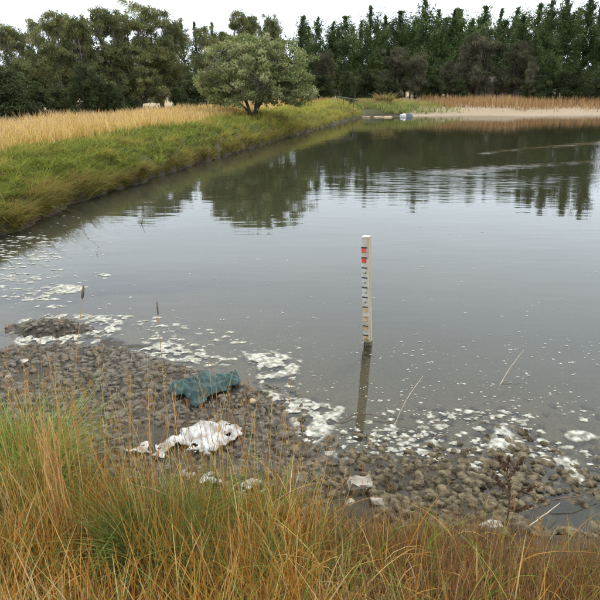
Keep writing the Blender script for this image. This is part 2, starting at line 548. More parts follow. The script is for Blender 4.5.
def tube(path, radii, sides=6, cap=True):
    path = np.asarray(path, float); n = len(path)
    V = []
    for i in range(n):
        d = path[min(i + 1, n - 1)] - path[max(i - 1, 0)]
        d = d / (np.linalg.norm(d) + 1e-9)
        a = np.cross(d, (0, 0, 1.0) if abs(d[2]) < .9 else (1.0, 0, 0)); a /= np.linalg.norm(a)
        b = np.cross(d, a)
        th = np.arange(sides) / sides * 2 * np.pi
        V.append(path[i] + radii[i] * (np.cos(th)[:, None] * a + np.sin(th)[:, None] * b))
    V = np.concatenate(V)
    F = []
    for i in range(n - 1):
        for j in range(sides):
            a0, a1 = i * sides + j, i * sides + (j + 1) % sides
            F.append((a0, a1, a1 + sides, a0 + sides))
    F = np.array(F)
    return V, F


def stick_mesh(name, parts, sides=6):
    """parts: list of (path, radii); closed with pointed ends."""
    C = Collect()
    for path, rad in parts:
        V, F = tube(path, rad, sides)
        C.add(V, F, (1, 1, 1))
    return C.mesh(name, True)


# ------------------------------------------------------------------ grass on the left bank
def sample_along_left(N, s_lo, s_hi, rng, power=1.0, y_lo=9.0, y_hi=66.0):
    """Points on land beside the left shore; nearer ground gets more of them."""
    y = 1 / (1 / y_hi + rng.random(N) * (1 / y_lo - 1 / y_hi))
    LP = np.array([P(*q)[:2] for q in left_px]); LP = np.vstack([[(-6.3, 7.4), (-5.9, 8.9)], LP])
    xs = np.interp(y, LP[:, 1], LP[:, 0])
    s = s_lo + (s_hi - s_lo) * rng.random(N) ** power
    return xs - s * 1.02, y + s * .18


GRN = [(.125, .16, .024), (.185, .21, .036), (.26, .255, .052), (.32, .23, .07), (.07, .095, .018)]
# lush bank grass hanging over the water
N = 150000
bx_, by_ = sample_along_left(N, .0, 3.3, RNG, 1.2, 7.6)
ex, ey = sample_along_left(60000, -.5, .7, RNG, 1.0, 7.6)                # the fringe right at the water
ez, es = base_height(ex, ey); eo = (es > .0) & (es < .22); bx_ = np.concatenate([bx_, ex[eo]]); by_ = np.concatenate([by_, ey[eo]]); N = len(bx_)
cs_ = np.clip(.16 + .006 * by_, .16, .5)
qx, qy = np.round(bx_ / cs_), np.round(by_ / cs_)
jx = _TAB[qx.astype(int) & 255, qy.astype(int) & 255] - .5; jy = _TAB[(qx.astype(int) * 7 + 3) & 255, (qy.astype(int) * 5 + 11) & 255] - .5
clx, cly = (qx + jx * .8) * cs_, (qy + jy * .8) * cs_
pull = np.where(RNG.random(N) < .8, .5, 0.)
bx_ = bx_ * (1 - pull) + clx * pull; by_ = by_ * (1 - pull) + cly * pull
caz = np.arctan2(by_ - cly, bx_ - clx); crn = _TAB[(qx.astype(int) * 3 + 1) & 255, (qy.astype(int) * 3 + 2) & 255]
bz_, bs_ = base_height(bx_, by_)
ok = bs_ > .0
bx_, by_, bz_, bs_, caz, crn = bx_[ok], by_[ok], bz_[ok], bs_[ok], caz[ok], crn[ok]
N = len(bx_)
hue = fbm(bx_, by_, .55, 3, 21) + (RNG.random(N) - .5) * .12 + (crn - .5) * .35
cc = pick(GRN, [3, 3, 2, .6, 1.5], N)
cc = np.where((hue > .56)[:, None], pick([(.28, .255, .05), (.34, .25, .07), (.22, .21, .04)], [2, 1, 2], N), cc)
low = (bs_ < .2 + .5 * (fbm(bx_, by_, .9, 2, 30) - .3)) & (RNG.random(N) < .75)
cc = np.where(low[:, None], pick([(.2, .135, .045), (.155, .115, .035), (.21, .115, .04), (.15, .16, .035)], [2, 2, 1.3, 2.6], N), cc)
yell = smooth01(by_, 25, 55)[:, None] * .75
cc = cc * (1 - yell) + pick([(.38, .33, .065), (.30, .30, .055), (.42, .31, .09)], [2, 2, 1], N) * yell
hh = (.075 + .13 * RNG.random(N)) * (1 + .9 * (RNG.random(N) < .06)) * (1 + .5 * (fbm(bx_, by_, 1.2, 2, 31) - .5) * 2) * np.clip(.9 + .016 * by_, 1, 1.9)
ww = .004 + .0008 * by_
azd = np.where(RNG.random(N) < .35, np.pi * 1.98, caz) + (RNG.random(N) - .5) * 1.6           # falls outwards from each clump and towards the water
hh = hh * (.65 + .75 * crn) * np.where(bs_ < .25, 1.35, 1); azd = np.where(bs_ < .2, np.pi * 1.98 + (RNG.random(N) - .5) * 1.8, azd); cc = cc * (.8 + .4 * crn)[:, None]
V, F = blades(np.stack([bx_, by_, bz_ - .02], -1), hh, ww, 3, .5, .75, .42, az=azd)
C = Collect(); C.add(V, F, cc)
tag(link('bank_grass', C.mesh('bank_grass'), M_GRASS), 'lush drooping green and yellowish grass covering the left bank above the water', 'grass', kind='stuff')

# tall dry grass behind the bank crest
N = 70000
bx_, by_ = sample_along_left(N, 1.8, 10.5, RNG, 1.15, 9.5, 62)
bz_, bs_ = base_height(bx_, by_)
edge = 2.5 + 1.3 * (fbm(bx_, by_, .35, 3, 41) - .5) * 2 + np.clip((by_ - 24) * .06, 0, 1.6)
dens = smooth01(bs_, edge - .5, edge + .8)
ok = (RNG.random(N) < dens * (1 - smooth01(bs_, 8.0, 9.5)))
bx_, by_, bz_, bs_ = bx_[ok], by_[ok], bz_[ok], bs_[ok]; N = len(bx_)
cc = pick([(.60, .40, .125), (.70, .51, .2), (.50, .31, .085), (.40, .22, .075), (.38, .31, .07)], [3, 3.4, 2, 1, .8], N)
tip = pick([(.22, .13, .08), (.62, .45, .24)], [1.3, 2], N)
hh = (.38 + .42 * RNG.random(N) ** 1.2) * (.75 + .6 * fbm(bx_, by_, .5, 3, 42)) * np.clip(1.05 - .006 * by_, .7, 1)
V, F = blades(np.stack([bx_, by_, bz_ - .02], -1), hh, .005 + .0008 * by_, 3, .16, .22, .1)
cv = np.repeat(cc[:, None, :], 8, axis=1); cv[:, 6:] = tip[:, None, :]
C = Collect(); C.add(V, F, cv.reshape(-1, 3))
tag(link('dry_grass', C.mesh('dry_grass'), M_GRASS), 'tall straw-coloured dry grass behind the crest of the left bank', 'grass', kind='stuff')

# far shore: green bank by the inlet, then brown reeds behind the sand
N = 26000
fx = RNG.uniform(3, 21, N); fy = RNG.uniform(60, 88, N)
fz, fs = base_height(fx, fy); ok = (fs > 1.4) & (fs < 11) & (fz > .2) & (RNG.random(len(fx)) < 1 - smooth01(fx + 3 * (fbm(fx, fy, .4, 2, 5) - .5), 11, 20)); fx, fy, fz = fx[ok], fy[ok], fz[ok]; N = len(fx)
cc = pick([(.17, .22, .05), (.25, .29, .07), (.36, .33, .11), (.13, .15, .04)], [3, 3, 2, 1], N)
hz = smooth01(fz, .9, 1.3)[:, None]
cc = cc * (1 - hz * .7) + pick([(.40, .30, .14), (.35, .32, .1)], [1, 1], N) * hz * .7
V, F = blades(np.stack([fx, fy, fz - .05], -1), RNG.uniform(.35, .7, N), np.full(N, .09), 2, .4, .5, .3)
C = Collect(); C.add(V, F, cc)
tag(link('inlet_grass', C.mesh('inlet_grass'), M_GRASS), 'bright green grass mound on the far shore beside the inlet', 'grass', kind='stuff')

N = 45000
fx = RNG.uniform(-4, 75, N); fy = RNG.uniform(62, 112, N)
fz, fs = base_height(fx, fy)
lim = np.interp(fx, [5, 14, 20, 30, 45], [4.5, 4.0, 4.6, 6.2, 6.6]) + 2.6 * (fbm(fx, fy, .3, 4, 51) - .5) * 2 - 2.5 * (RNG.random(len(fx)) < .06)
ok = (fs > lim) & (fs < lim + 14); fx, fy, fz, fs = fx[ok], fy[ok], fz[ok], fs[ok]; N = len(fx)
cc = pick([(.36, .22, .1), (.30, .17, .075), (.44, .30, .14), (.24, .13, .07)], [3, 3, 1.4, 1.3], N)
hh = RNG.uniform(.6, 1.35, N) * np.where(fx < 16, .55, 1.0) * (.7 + .6 * fbm(fx, fy, .3, 3, 52))
V, F = blades(np.stack([fx, fy, fz - .05], -1), hh, np.full(N, .075), 2, .12, .15, .08)
C = Collect(); C.add(V, F, cc)
tag(link('far_reeds', C.mesh('far_reeds'), M_GRASS), 'band of dry brown reeds behind the pale sandy far shore', 'reeds', kind='stuff')

# ------------------------------------------------------------------ grass around the photographer's feet
FXc = [-3.2, -1.9, -1.3, -.8, -.35, .1, .6, 1.2, 2.2, 3.5]
FYc = [3.75, 3.6, 3.35, 3.12, 2.98, 2.88, 2.66, 2.48, 2.44, 2.44]


def fg_points(N, rng, y0=1.25, ahead=.0, soft=.35, halfw=.62):
    y = y0 + (4.0 - y0) * rng.random(N)
    x = (rng.random(N) * 2 - 1) * (halfw * y + .35)
    lim = np.interp(x, FXc, FYc) + ahead + .28 * (fbm(x, y, 2.2, 3, 61) - .5) * 2
    ok = rng.random(N) < 1 - smooth01(y, lim - soft, lim + .08)
    x, y = x[ok], y[ok]
    z = height(x, y)
    return x, y, z


def side(x):            # grass is lower and redder towards the right
    return smooth01(x, -.45, .65)


C = Collect()
STRAW = [(.38, .175, .03), (.45, .245, .055), (.31, .12, .018), (.56, .385, .15), (.2, .08, .02)]
# thatch
x, y, z = fg_points(25000, RNG); n = len(x)
V, F = blades(np.stack([x, y, z - .01], -1), RNG.uniform(.08, .26, n) * (1 - .3 * side(x)), RNG.uniform(.0025, .005, n), 3, .7, .9, .4)
cs = pick([(.2, .095, .024), (.11, .055, .018), (.33, .18, .05), (.07, .038, .014), (.08, .085, .02)], [3, 2.5, 1.4, 2, 1], n)
C.add(V, F, cs)
# fine upright stalks
x, y, z = fg_points(23000, RNG, soft=.5); n = len(x); sr = side(x)
tus = fbm(x, y, 3.2, 2, 64)
ok = RNG.random(n) < smooth01(tus, .34, .66) * .85; x, y, z, sr = x[ok], y[ok], z[ok], sr[ok]; n = len(x)
h = RNG.uniform(.22, .5, n) * (1.12 - .7 * sr) * (.7 + .6 * fbm(x, y, 1.6, 2, 63))
V, F = blades(np.stack([x, y, z - .01], -1), h, RNG.uniform(.002, .0046, n), 4, .13, .12, .05)
cs = pick(STRAW, [3, 1.8, 2.4, .8, 1.6], n)
red = pick([(.28, .135, .055), (.2, .095, .04), (.36, .22, .1), (.3, .2, .11)], [2, 1.6, 1.4, 1], n)
cs = np.where((RNG.random(n) < .1 + .8 * sr)[:, None], red, cs)
pt_ = fbm(x, y, 2.6, 2, 68) + (RNG.random(n) - .5) * .2
cs = np.where(((pt_ > .63) & (RNG.random(n) > .6 * sr))[:, None], pick([(.60, .43, .2), (.52, .36, .15), (.66, .52, .3)], [2, 2, 1], n), cs)
cs = np.where((pt_ < .36)[:, None], pick([(.13, .15, .035), (.2, .2, .05), (.17, .09, .035), (.1, .06, .03)], [2, 1.4, 1.4, 1], n), cs)
C.add(V, F, cs)
# short fine reddish grass that fills the right side
x, y, z = fg_points(30000, RNG, soft=.3); n = len(x); sr = side(x)
ok = RNG.random(n) < sr; x, y, z = x[ok], y[ok], z[ok]; n = len(x)
h = RNG.uniform(.1, .3, n) * (.65 + .7 * fbm(x, y, 2.4, 2, 69))
V, F = blades(np.stack([x, y, z - .01], -1), h, RNG.uniform(.002, .004, n), 3, .2, .2, .08)
C.add(V, F, pick([(.27, .13, .05), (.19, .085, .034), (.35, .205, .085), (.3, .155, .045), (.4, .28, .14), (.12, .12, .035)], [3, 2, 2, 2, 1, .7], n))
# broad dead leaves that arch over
x, y, z = fg_points(15000, RNG, soft=.4); n = len(x); sr = side(x)
ok = RNG.random(n) < (1 - .96 * sr) * smooth01(fbm(x, y, 4.2, 2, 67), .38, .6); x, y, z = x[ok], y[ok], z[ok]; n = len(x)
V, F = blades(np.stack([x, y, z - .01], -1), RNG.uniform(.22, .5, n), RNG.uniform(.0045, .0085, n), 5, .14, .2, .12)
C.add(V, F, pick([(.4, .19, .034), (.48, .27, .065), (.31, .125, .02), (.56, .4, .17), (.22, .18, .035), (.12, .145, .026)], [2.6, 2.2, 2, 1.4, 1, .8], n))
x, y, z = fg_points(10500, RNG, soft=.4); n = len(x); sr = side(x)
ok = RNG.random(n) < (1 - .93 * sr) * smooth01(fbm(x, y, 2.6, 2, 68), .36, .6); x, y, z = x[ok], y[ok], z[ok]; n = len(x)
V, F = blades(np.stack([x, y, z], -1), RNG.uniform(.16, .42, n), RNG.uniform(.004, .009, n), 6, .2, .6, .75)
C.add(V, F, pick([(.60, .40, .16), (.52, .28, .075), (.66, .50, .27), (.42, .2, .04), (.40, .33, .09)], [2, 3, 1, 2.2, 1], n))
# green blades: left edge and scattered tussocks
x, y, z = fg_points(26000, RNG, soft=.2); n = len(x)
gmask = np.clip(smooth01(-x, 1.25, 1.75) * smooth01(y, 2.3, 2.9) * 1.2 + smooth01(fbm(x, y, 1.7, 2, 66), .52, .66) * (1 - .75 * side(x)) * .6 + .05, 0, 1)
ok = RNG.random(n) < gmask; x, y, z = x[ok], y[ok], z[ok]; n = len(x)
V, F = blades(np.stack([x, y, z], -1), RNG.uniform(.18, .46, n), RNG.uniform(.003, .006, n), 5, .3, .5, .3)
C.add(V, F, pick([(.14, .19, .03), (.21, .26, .045), (.29, .30, .07), (.085, .12, .022)], [3, 2.4, 1.3, 1.6], n))
# tall thin stalks with seed heads, leaning about, reaching up in front of the mud
x, y, z = fg_points(1500, RNG, y0=1.9, ahead=.26, soft=.15); n = len(x); sr = side(x)
ok = RNG.random(n) < (1 - .85 * sr) * smooth01(y, 2.0, 2.8); x, y, z, sr = x[ok], y[ok], z[ok], sr[ok]; n = len(x)
h = RNG.uniform(.42, 1.0, n) * (1 - .62 * sr)
az = RNG.random(n) * 2 * np.pi; st = RNG.bit_generator.state
base = np.stack([x, y, z], -1)
V, F = blades(base, h, np.full(n, .0034), 6, .15, .1, .02, az=az)
cs = pick([(.46, .26, .08), (.38, .19, .055), (.55, .38, .16), (.27, .14, .06)], [2, 2, 1.4, 1], n)
C.add(V, F, cs)
tips = V.reshape(n, 7, 2, 3).mean(2)
hv = RNG.random(n) < .7                               # seed heads: bristling short blades along the upper stalk
for k in range(9):
    t = RNG.uniform(4.6, 6, hv.sum()); i0 = np.floor(np.minimum(t, 5.99)).astype(int); fr = (t - i0)[:, None]
    tt = tips[hv]
    b0 = tt[np.arange(len(tt)), i0] * (1 - fr) + tt[np.arange(len(tt)), i0 + 1] * fr
    V, F = blades(b0, RNG.uniform(.018, .04, len(b0)), np.full(len(b0), .0035), 2, .5, .1, 0)
    C.add(V, F, cs[hv] * .9)
tag(link('foreground_grass', C.mesh('foreground_grass'), M_GRASS), 'tangled orange straw and dry grass along the near edge of the shore', 'grass', kind='stuff')

# a dark green tussock in the dry grass, and the green clump at the left edge
def tussock(name, loc, n, h, spread, cols, probs, label, w=.0048):
    o = empty(name, loc)
    r = np.sqrt(RNG.random(n)) * spread; a = RNG.random(n) * 2 * np.pi
    b = np.stack([r * np.cos(a), r * np.sin(a) * .8, np.zeros(n) - .02], -1)
    V, F = blades(b, h * RNG.uniform(.5, 1.05, n), np.full(n, w), 6, .42, .62, .25, az=a + RNG.normal(0, .6, n))
    c = Collect(); c.add(V, F, pick(cols, probs, n))
    link('leaf_blades', c.mesh(name), M_GRASS, o)
    tag(o, label, 'grass tussock', 'tussocks in the near grass')
    return o


def on_ground(px, py):
    """World point where the pixel's sight line meets the near ground."""
    z = .05
    for _ in range(25):
        p = P(px, py, z); z = .5 * z + .5 * float(height(np.array([p[0]]), np.array([p[1]]))[0])
    p = P(px, py, z)
    return Vector((p[0], p[1], float(height(np.array([p[0]]), np.array([p[1]]))[0])))


GT = [(.075, .11, .022), (.12, .16, .034), (.2, .22, .05), (.36, .24, .07)]
tussock('grass_tussock', on_ground(150, 560), 700, .5, .13, GT, [3, 3, 1.6, .6], 'dark green arching tussock in the dry grass below the white sheet')
tussock('grass_tussock', on_ground(30, 478), 900, .55, .22, [(.2, .26, .05), (.28, .34, .075), (.36, .38, .11), (.13, .18, .04)], [3, 3, 1.6, 1.4], 'bright green grass clump at the left edge beside the grey mud')
tussock('grass_tussock', on_ground(292, 590), 420, .36, .11, GT, [2, 3, 2, 1.2], 'olive green tussock in straw near the bottom centre')

# ------------------------------------------------------------------ trees
def leaves(centers, length, width, rng, droop=0.0, flat=0.0):
    """Diamond leaves at the centers with random directions."""
    N = len(centers)
    d = rng.normal(size=(N, 3)); d[:, 2] = d[:, 2] * (1 - flat) - droop
    d /= np.linalg.norm(d, axis=1)[:, None] + 1e-9
    r = rng.normal(size=(N, 3)); s = np.cross(d, r); s /= np.linalg.norm(s, axis=1)[:, None] + 1e-9
    L = (length * rng.uniform(.6, 1.3, N))[:, None]; W = (width * rng.uniform(.7, 1.3, N))[:, None]
    a = centers - d * L * .5; b = centers + d * L * .5; m = centers + d * L * -.05
    V = np.stack([a, m + s * W * .5, b, m - s * W * .5], 1).reshape(-1, 3)
    F = np.arange(N * 4).reshape(-1, 4)
    return V, F


def make_pine(seed, h=14.0, width=2.6, cols=None, sparse=1.0, start=.12):
    rng = np.random.default_rng(seed)
    T, Cw = Collect(), Collect()
    lean = rng.normal(0, .03, 2)
    pts = [np.array([lean[0] * h * t * t, lean[1] * h * t * t, h * t]) for t in np.linspace(0, 1, 9)]
    V, F = tube(pts, [h * .014 * (1 - t) + .02 for t in np.linspace(0, 1, 9)], 7); T.add(V, F, (1, 1, 1))
    cols = cols or [(.062, .092, .03), (.085, .12, .038), (.045, .066, .025), (.12, .145, .052)]
    z = start * h
    cent, cc = [], []
    ph = rng.random(4) * 6.28; ns = rng.uniform(.7, 1.3, 2)
    while z < h * .985:
        t = z / h
        L0 = .82 * width * (1 - t) ** .5 * min(1, .14 + (1 - t) * 3.2) * (.6 + .4 * min(1, (t - start + .1) / .2)) + .12
        for b in range(rng.integers(4, 7) if t < .85 else 3):
            if rng.random() > .92 * sparse: continue
            a = rng.random() * 2 * np.pi
            lobe = .72 + .3 * math.sin(2 * a + ph[0] + z * 1.1 * ns[0]) + .24 * math.sin(3 * a + ph[1] - z * 1.9 * ns[1])      # uneven sides
            L = L0 * rng.uniform(.5, 1.2) * max(.25, lobe); up = rng.uniform(.0, .5) + .55 * t
            o = np.array([lean[0] * h * t * t, lean[1] * h * t * t, z]); d = np.array([np.cos(a), np.sin(a), up])
            q = [o + d * L * s + np.array([0, 0, .22 * L * s * s]) for s in (0, .5, 1)]
            V, F = tube(q, [.035 * (1 - t) + .015, .02, .008], 3); T.add(V, F, (1, 1, 1))
            shade = np.array(cols[rng.integers(len(cols))])
            m = max(3, int(L / .22))
            for s in np.linspace(.3, 1.04, m):
                r_ = .1 + .16 * s * min(1, L / 2)
                c = o + d * L * s + np.array([0, 0, .22 * L * s * s]) + rng.normal(0, r_ * .6, 3)
                k = 9
                cent.append(c + rng.normal(0, r_, (k, 3)) + np.array([0, 0, .05]))
                cc.append(np.tile(shade * rng.uniform(.7, 1.3), (k, 1)))
        z += rng.uniform(.2, .5) * (1.15 - .4 * t)
    cent = np.concatenate(cent); cc = np.concatenate(cc)
    V, F = leaves(cent, .44, .11, rng, droop=-.4); Cw.add(V, F, cc)
    return T.mesh('trunk', True), Cw.mesh('crown')


def make_broad(seed, h=10.0, width=3.0, crown_from=.3, clumps=95, per=130, clump_r=.75, leaf=(.26, .07), droop=.6, cols=None, stems=2, dome=.0, up_bias=.9):
    """Branching tree: stems and limbs grown towards leaf clumps spread through the crown's volume."""
    rng = np.random.default_rng(seed)
    T, Cw = Collect(), Collect()
    cols = cols or [(.085, .10, .045), (.11, .125, .055), (.14, .14, .06), (.065, .08, .04)]
    # lobes make the outline uneven
    lobes = []
    for i in range(15):
        a = rng.random() * 2 * np.pi; t = rng.uniform(crown_from + .05, .9)
        rr = width * rng.uniform(.15, .7) * (1 - .35 * t)
        lobes.append((np.array([rr * np.cos(a), rr * np.sin(a), h * t]), rng.uniform(.32, .6) * width))
    lobes.append((np.array([rng.normal(0, .3), rng.normal(0, .3), h * (.88 - dome)]), .42 * width))
    tips = []
    for i in range(clumps):
        c, r = lobes[rng.integers(len(lobes))]
        v = rng.normal(size=3); v /= np.linalg.norm(v); v[2] = v[2] * .9
        p = c + v * r * rng.random() ** .4
        p[2] = min(max(p[2], h * crown_from * .9), h - .12)
        tips.append(p)
    tips = np.array(tips)
    st = []
    for s in range(stems):
        a = 2 * np.pi * s / stems + rng.random(); e = np.array([np.cos(a) * width * .28, np.sin(a) * width * .28, h * rng.uniform(.72, .9)])
        q = [np.array([.08 * np.cos(a), .08 * np.sin(a), -.1])]
        for t in (.2, .4, .6, .8, 1.0):
            q.append(np.array([e[0] * t ** 1.2, e[1] * t ** 1.2, e[2] * t]) + np.append(rng.normal(0, .07, 2) * h * .04 * 4 * t, 0))
        rad = [h * .014 * (1 - .8 * t) + .012 for t in np.linspace(0, 1, 6)]
        V, F = tube(q, rad, 7); T.add(V, F, (1, 1, 1)); st.append(np.array(q))
    allst = np.concatenate([np.array([a0 * (1 - f) + b0 * f for a0, b0 in zip(s_[:-1], s_[1:]) for f in (0, .5)]) for s_ in st])
    for p in tips:
        cand = allst[(allst[:, 2] < p[2] - .1 * h * .5)]
        if not len(cand): cand = allst[:2]
        dd = np.linalg.norm(cand - p, axis=1) + .35 * np.abs(cand[:, 2] - (p[2] - .25 * h))
        o = cand[np.argmin(dd)]
        mid = (o + p) / 2 + np.array([0, 0, -.06 * h * .5]) + rng.normal(0, .1, 3)
        V, F = tube([o, mid, p], [.006 * h * .6, .022, .01], 4); T.add(V, F, (1, 1, 1))
    cent, cc = [], []
    for p in tips:
        r = clump_r * rng.uniform(.6, 1.25); k = int(per * rng.uniform(.6, 1.3))
        v = rng.normal(size=(k, 3)); v /= np.linalg.norm(v, axis=1)[:, None]
        v *= (rng.random(k) ** .5)[:, None]
        q = p + v * r * np.array([1, 1, .72]); q[:, 2] = np.minimum(q[:, 2], h)
        cent.append(q); shade = np.array(cols[rng.integers(len(cols))]) * rng.uniform(.8, 1.25)
        cc.append(np.tile(shade, (k, 1)) * rng.uniform(.75, 1.3, (k, 1)))
    V, F = leaves(np.concatenate(cent), leaf[0], leaf[1], rng, droop=droop); Cw.add(V, F, np.concatenate(cc))
    return T.mesh('trunk', True), Cw.mesh('crown')


LIB = {}
for i in range(6):
    LIB['pine', i] = (make_pine(100 + i, 14, (4.6, 5.4, 4.2, 5.8, 5.0, 3.8)[i], sparse=(1, .85, .95, 1, .8, .9)[i], start=(.08, .15, .1, .06, .12, .1)[i]), 14.0, M_BARK)
for i in range(2):
    LIB['thinpine', i] = (make_pine(120 + i, 14, 3.2, sparse=.85), 14.0, M_BARK)
LIB['bigpine', 0] = (make_pine(131, 15, 5.0, start=.03), 15.0, M_BARK)
LIB['bigpine', 1] = (make_pine(132, 15, 4.5, start=.03), 15.0, M_BARK)
EUC = [(.125, .135, .052), (.165, .168, .064), (.09, .102, .043), (.2, .19, .08)]
for i in range(4):
    LIB['gum', i] = (make_broad(200 + i, 10, (2.9, 3.3, 2.6, 3.1)[i], .12, 280, 95, .58, (.33, .06), 1.0, EUC, stems=2 + i % 2), 10.0, M_BARK_PALE)
SHE = [(.095, .088, .052), (.12, .108, .062), (.075, .07, .044), (.09, .094, .046)]
for i in range(2):
    LIB['sheoak', i] = (make_broad(220 + i, 8, 3.1, .13, 230, 70, .62, (.5, .06), 1.3, SHE, stems=4), 8.0, M_BARK)
DK = [(.042, .056, .022), (.056, .07, .026), (.034, .042, .02), (.07, .08, .032)]
for i in range(2):
    LIB['shrub', i] = (make_broad(240 + i, 5, 3.0, .0, 150, 130, .75, (.32, .11), .15, DK, stems=3), 5.0, M_BARK)

ORD = ['first', 'second', 'third', 'fourth', 'fifth', 'sixth', 'seventh', 'eighth', 'ninth', 'tenth', 'eleventh', 'twelfth', 'thirteenth', 'fourteenth', 'fifteenth',
       'sixteenth', 'seventeenth', 'eighteenth', 'nineteenth', 'twentieth', 'twenty-first', 'twenty-second', 'twenty-third', 'twenty-fourth', 'twenty-fifth', 'twenty-sixth', 'twenty-seventh', 'twenty-eighth']


def plant_tree(name, kind, var, px, top, Y, wide=1.0, label='', cat='tree', group=None, rz=None):
    (tm, cm), H0, bark = LIB[kind, var]
    p = PD(px, top, Y)
    gz_ = float(base_height(np.array([p[0]]), np.array([p[1]]))[0][0])
    hgt = p[2] - gz_
    s = hgt / H0
    o = empty(name, (p[0], Y, gz_), random.random() * 6.28 if rz is None else rz)
    t = link('trunk', tm, bark, o); c = link('crown', cm, M_LEAF, o)
    sw = s * wide * random.uniform(.92, 1.08)
    for q in (t, c): q.scale = (sw, sw, s)
    tag(o, label, cat, group)
    return o


# pines of the far row: (pixel x, top, depth, kind, variant, widening)
pines = [(183, 21, 80, 'thinpine', 0, 1.0), (194, 22, 82, 'thinpine', 1, 1.0), (212, 22, 84, 'pine', 1, .9), (300, 16, 90, 'pine', 0, .95), (316, 18, 92, 'pine', 2, .95),
         (331, 22, 94, 'pine', 1, 1.0), (346, 15, 96, 'pine', 3, .95), (360, 20, 97, 'pine', 0, 1.0), (373, 6, 98, 'pine', 2, 1.05), (387, 16, 102, 'pine', 3, .9),
         (401, 10, 104, 'pine', 1, 1.0), (414, 20, 100, 'pine', 0, 1.0), (429, -1, 104, 'pine', 2, 1.05), (441, 10, 100, 'pine', 3, 1.0), (452, 9, 106, 'pine', 1, .95),
         (464, 8, 104, 'pine', 0, 1.0), (476, 18, 100, 'pine', 3, .9), (488, 5, 110, 'pine', 2, 1.0), (500, 9, 112, 'thinpine', 0, 1.2), (515, 7, 110, 'pine', 0, 1.0),
         (527, 14, 100, 'pine', 1, 1.0), (538, 3, 102, 'pine', 3, 1.1), (552, 0, 96, 'bigpine', 1, .8), (571, -6, 92, 'bigpine', 0, .85), (592, -8, 94, 'bigpine', 1, .85), (614, -12, 92, 'bigpine', 0, .85)]
for i, (px, top, Y, k, v, wd) in enumerate(pines):
    if i == len(pines) - 1: lb = 'dark pine cut off by the right edge of the picture'
    else: lb = ORD[i] + ' dark green pine from the left in the row behind the pond'
    plant_tree('pine_tree', k, (i * 5 + v) % 6 if k == 'pine' else v, px, top, Y, wd * random.uniform(.8, 1.25), lb, 'tree', 'pines behind the pond')
back = [(310, 26), (338, 28), (356, 26), (380, 24), (408, 26), (422, 20), (446, 18), (458, 20), (470, 22), (482, 20), (508, 20), (522, 18), (546, 14), (562, 10), (582, 8), (604, 8)]
for i, (px, top) in enumerate(back):
    plant_tree('pine_tree', 'pine', (i * 7 + 3) % 6, px, top, 114 + 3 * (i % 3), random.uniform(.95, 1.3), ORD[i] + ' shorter pine from the left filling the gaps behind the front pine row', 'tree', 'back row of pines')
# gums and wattles on the left
gums = [(-20, 18, 58, 0, 1.1), (8, 24, 55, 3, 1.0), (30, 20, 62, 1, .9), (50, 8, 60, 2, 1.0), (64, 14, 66, 3, .9), (79, 14, 62, 0, .95), (103, 6, 64, 3, 1.0), (118, 14, 70, 1, .8), (132, 2, 66, 1, .95), (155, 5, 68, 2, 1.05), (170, 18, 72, 0, .9),
        (206, 26, 62, 1, .85), (222, 30, 66, 3, .8), (238, 8, 74, 2, .8), (250, 14, 78, 3, .7), (273, 14, 76, 0, .85)]
for i, (px, top, Y, v, wd) in enumerate(gums):
    lb = 'leftmost olive gum tree, half out of frame behind the dry grass' if i == 0 else ORD[i] + ' olive green gum tree from the left, behind the dry grass'
    plant_tree('gum_tree', 'gum', v, px, top, Y, wd, lb, 'tree', 'gum trees behind the left bank')
# brownish she-oaks in front of the pines
shes = [(397, 48, 92, 0, 1.0), (417, 52, 90, 1, .9), (452, 60, 92, 0, .8), (482, 32, 94, 1, 1.0), (519, 42, 94, 0, .9), (535, 62, 90, 1, .8), (322, 50, 86, 1, .8)]
shl = ['grey-brown she-oak behind the green inlet mound', 'grey-brown she-oak right of the inlet mound, behind brown reeds', 'low grey-brown she-oak between two taller ones behind the reeds',
       'tallest grey-brown she-oak, left of the half-hidden house', 'grey-brown she-oak directly in front of the half-hidden house roof', 'low grey-brown she-oak beside the big dark pines at right', 'grey-brown she-oak just right of the round pale green tree']
for (px, top, Y, v, wd), lb in zip(shes, shl):
    plant_tree('sheoak_tree', 'sheoak', v, px, top, Y, wd, lb, 'tree', 'she-oaks in front of the pines')
# dark undergrowth
shr = [(2, 72, 44, 0, 1.0), (30, 82, 46, 1, 1.0), (58, 90, 48, 0, .9), (84, 66, 50, 1, .75), (110, 84, 50, 0, .8), (132, 96, 52, 1, .8), (178, 88, 56, 0, .8), (200, 74, 60, 1, 1.1), (226, 70, 66, 0, 1.1),
       (302, 70, 76, 1, .9), (322, 76, 78, 0, 1.0), (372, 70, 84, 1, .9), (392, 80, 88, 0, .9), (436, 76, 88, 1, .9), (458, 80, 90, 0, .9), (540, 76, 90, 1, 1.0), (574, 72, 88, 0, 1.0), (604, 78, 88, 1, 1.0)]
for i, (px, top, Y, v, wd) in enumerate(shr):
    plant_tree('dark_shrub', 'shrub', v, px, top, Y, wd, ORD[i] + ' dense dark green shrub from the left at the foot of the trees', 'shrub', 'undergrowth below the trees')
plant_tree('dark_shrub', 'shrub', 1, 347, 72, 70, .55, 'small conical grey-green shrub standing alone behind the grey rail', 'shrub')
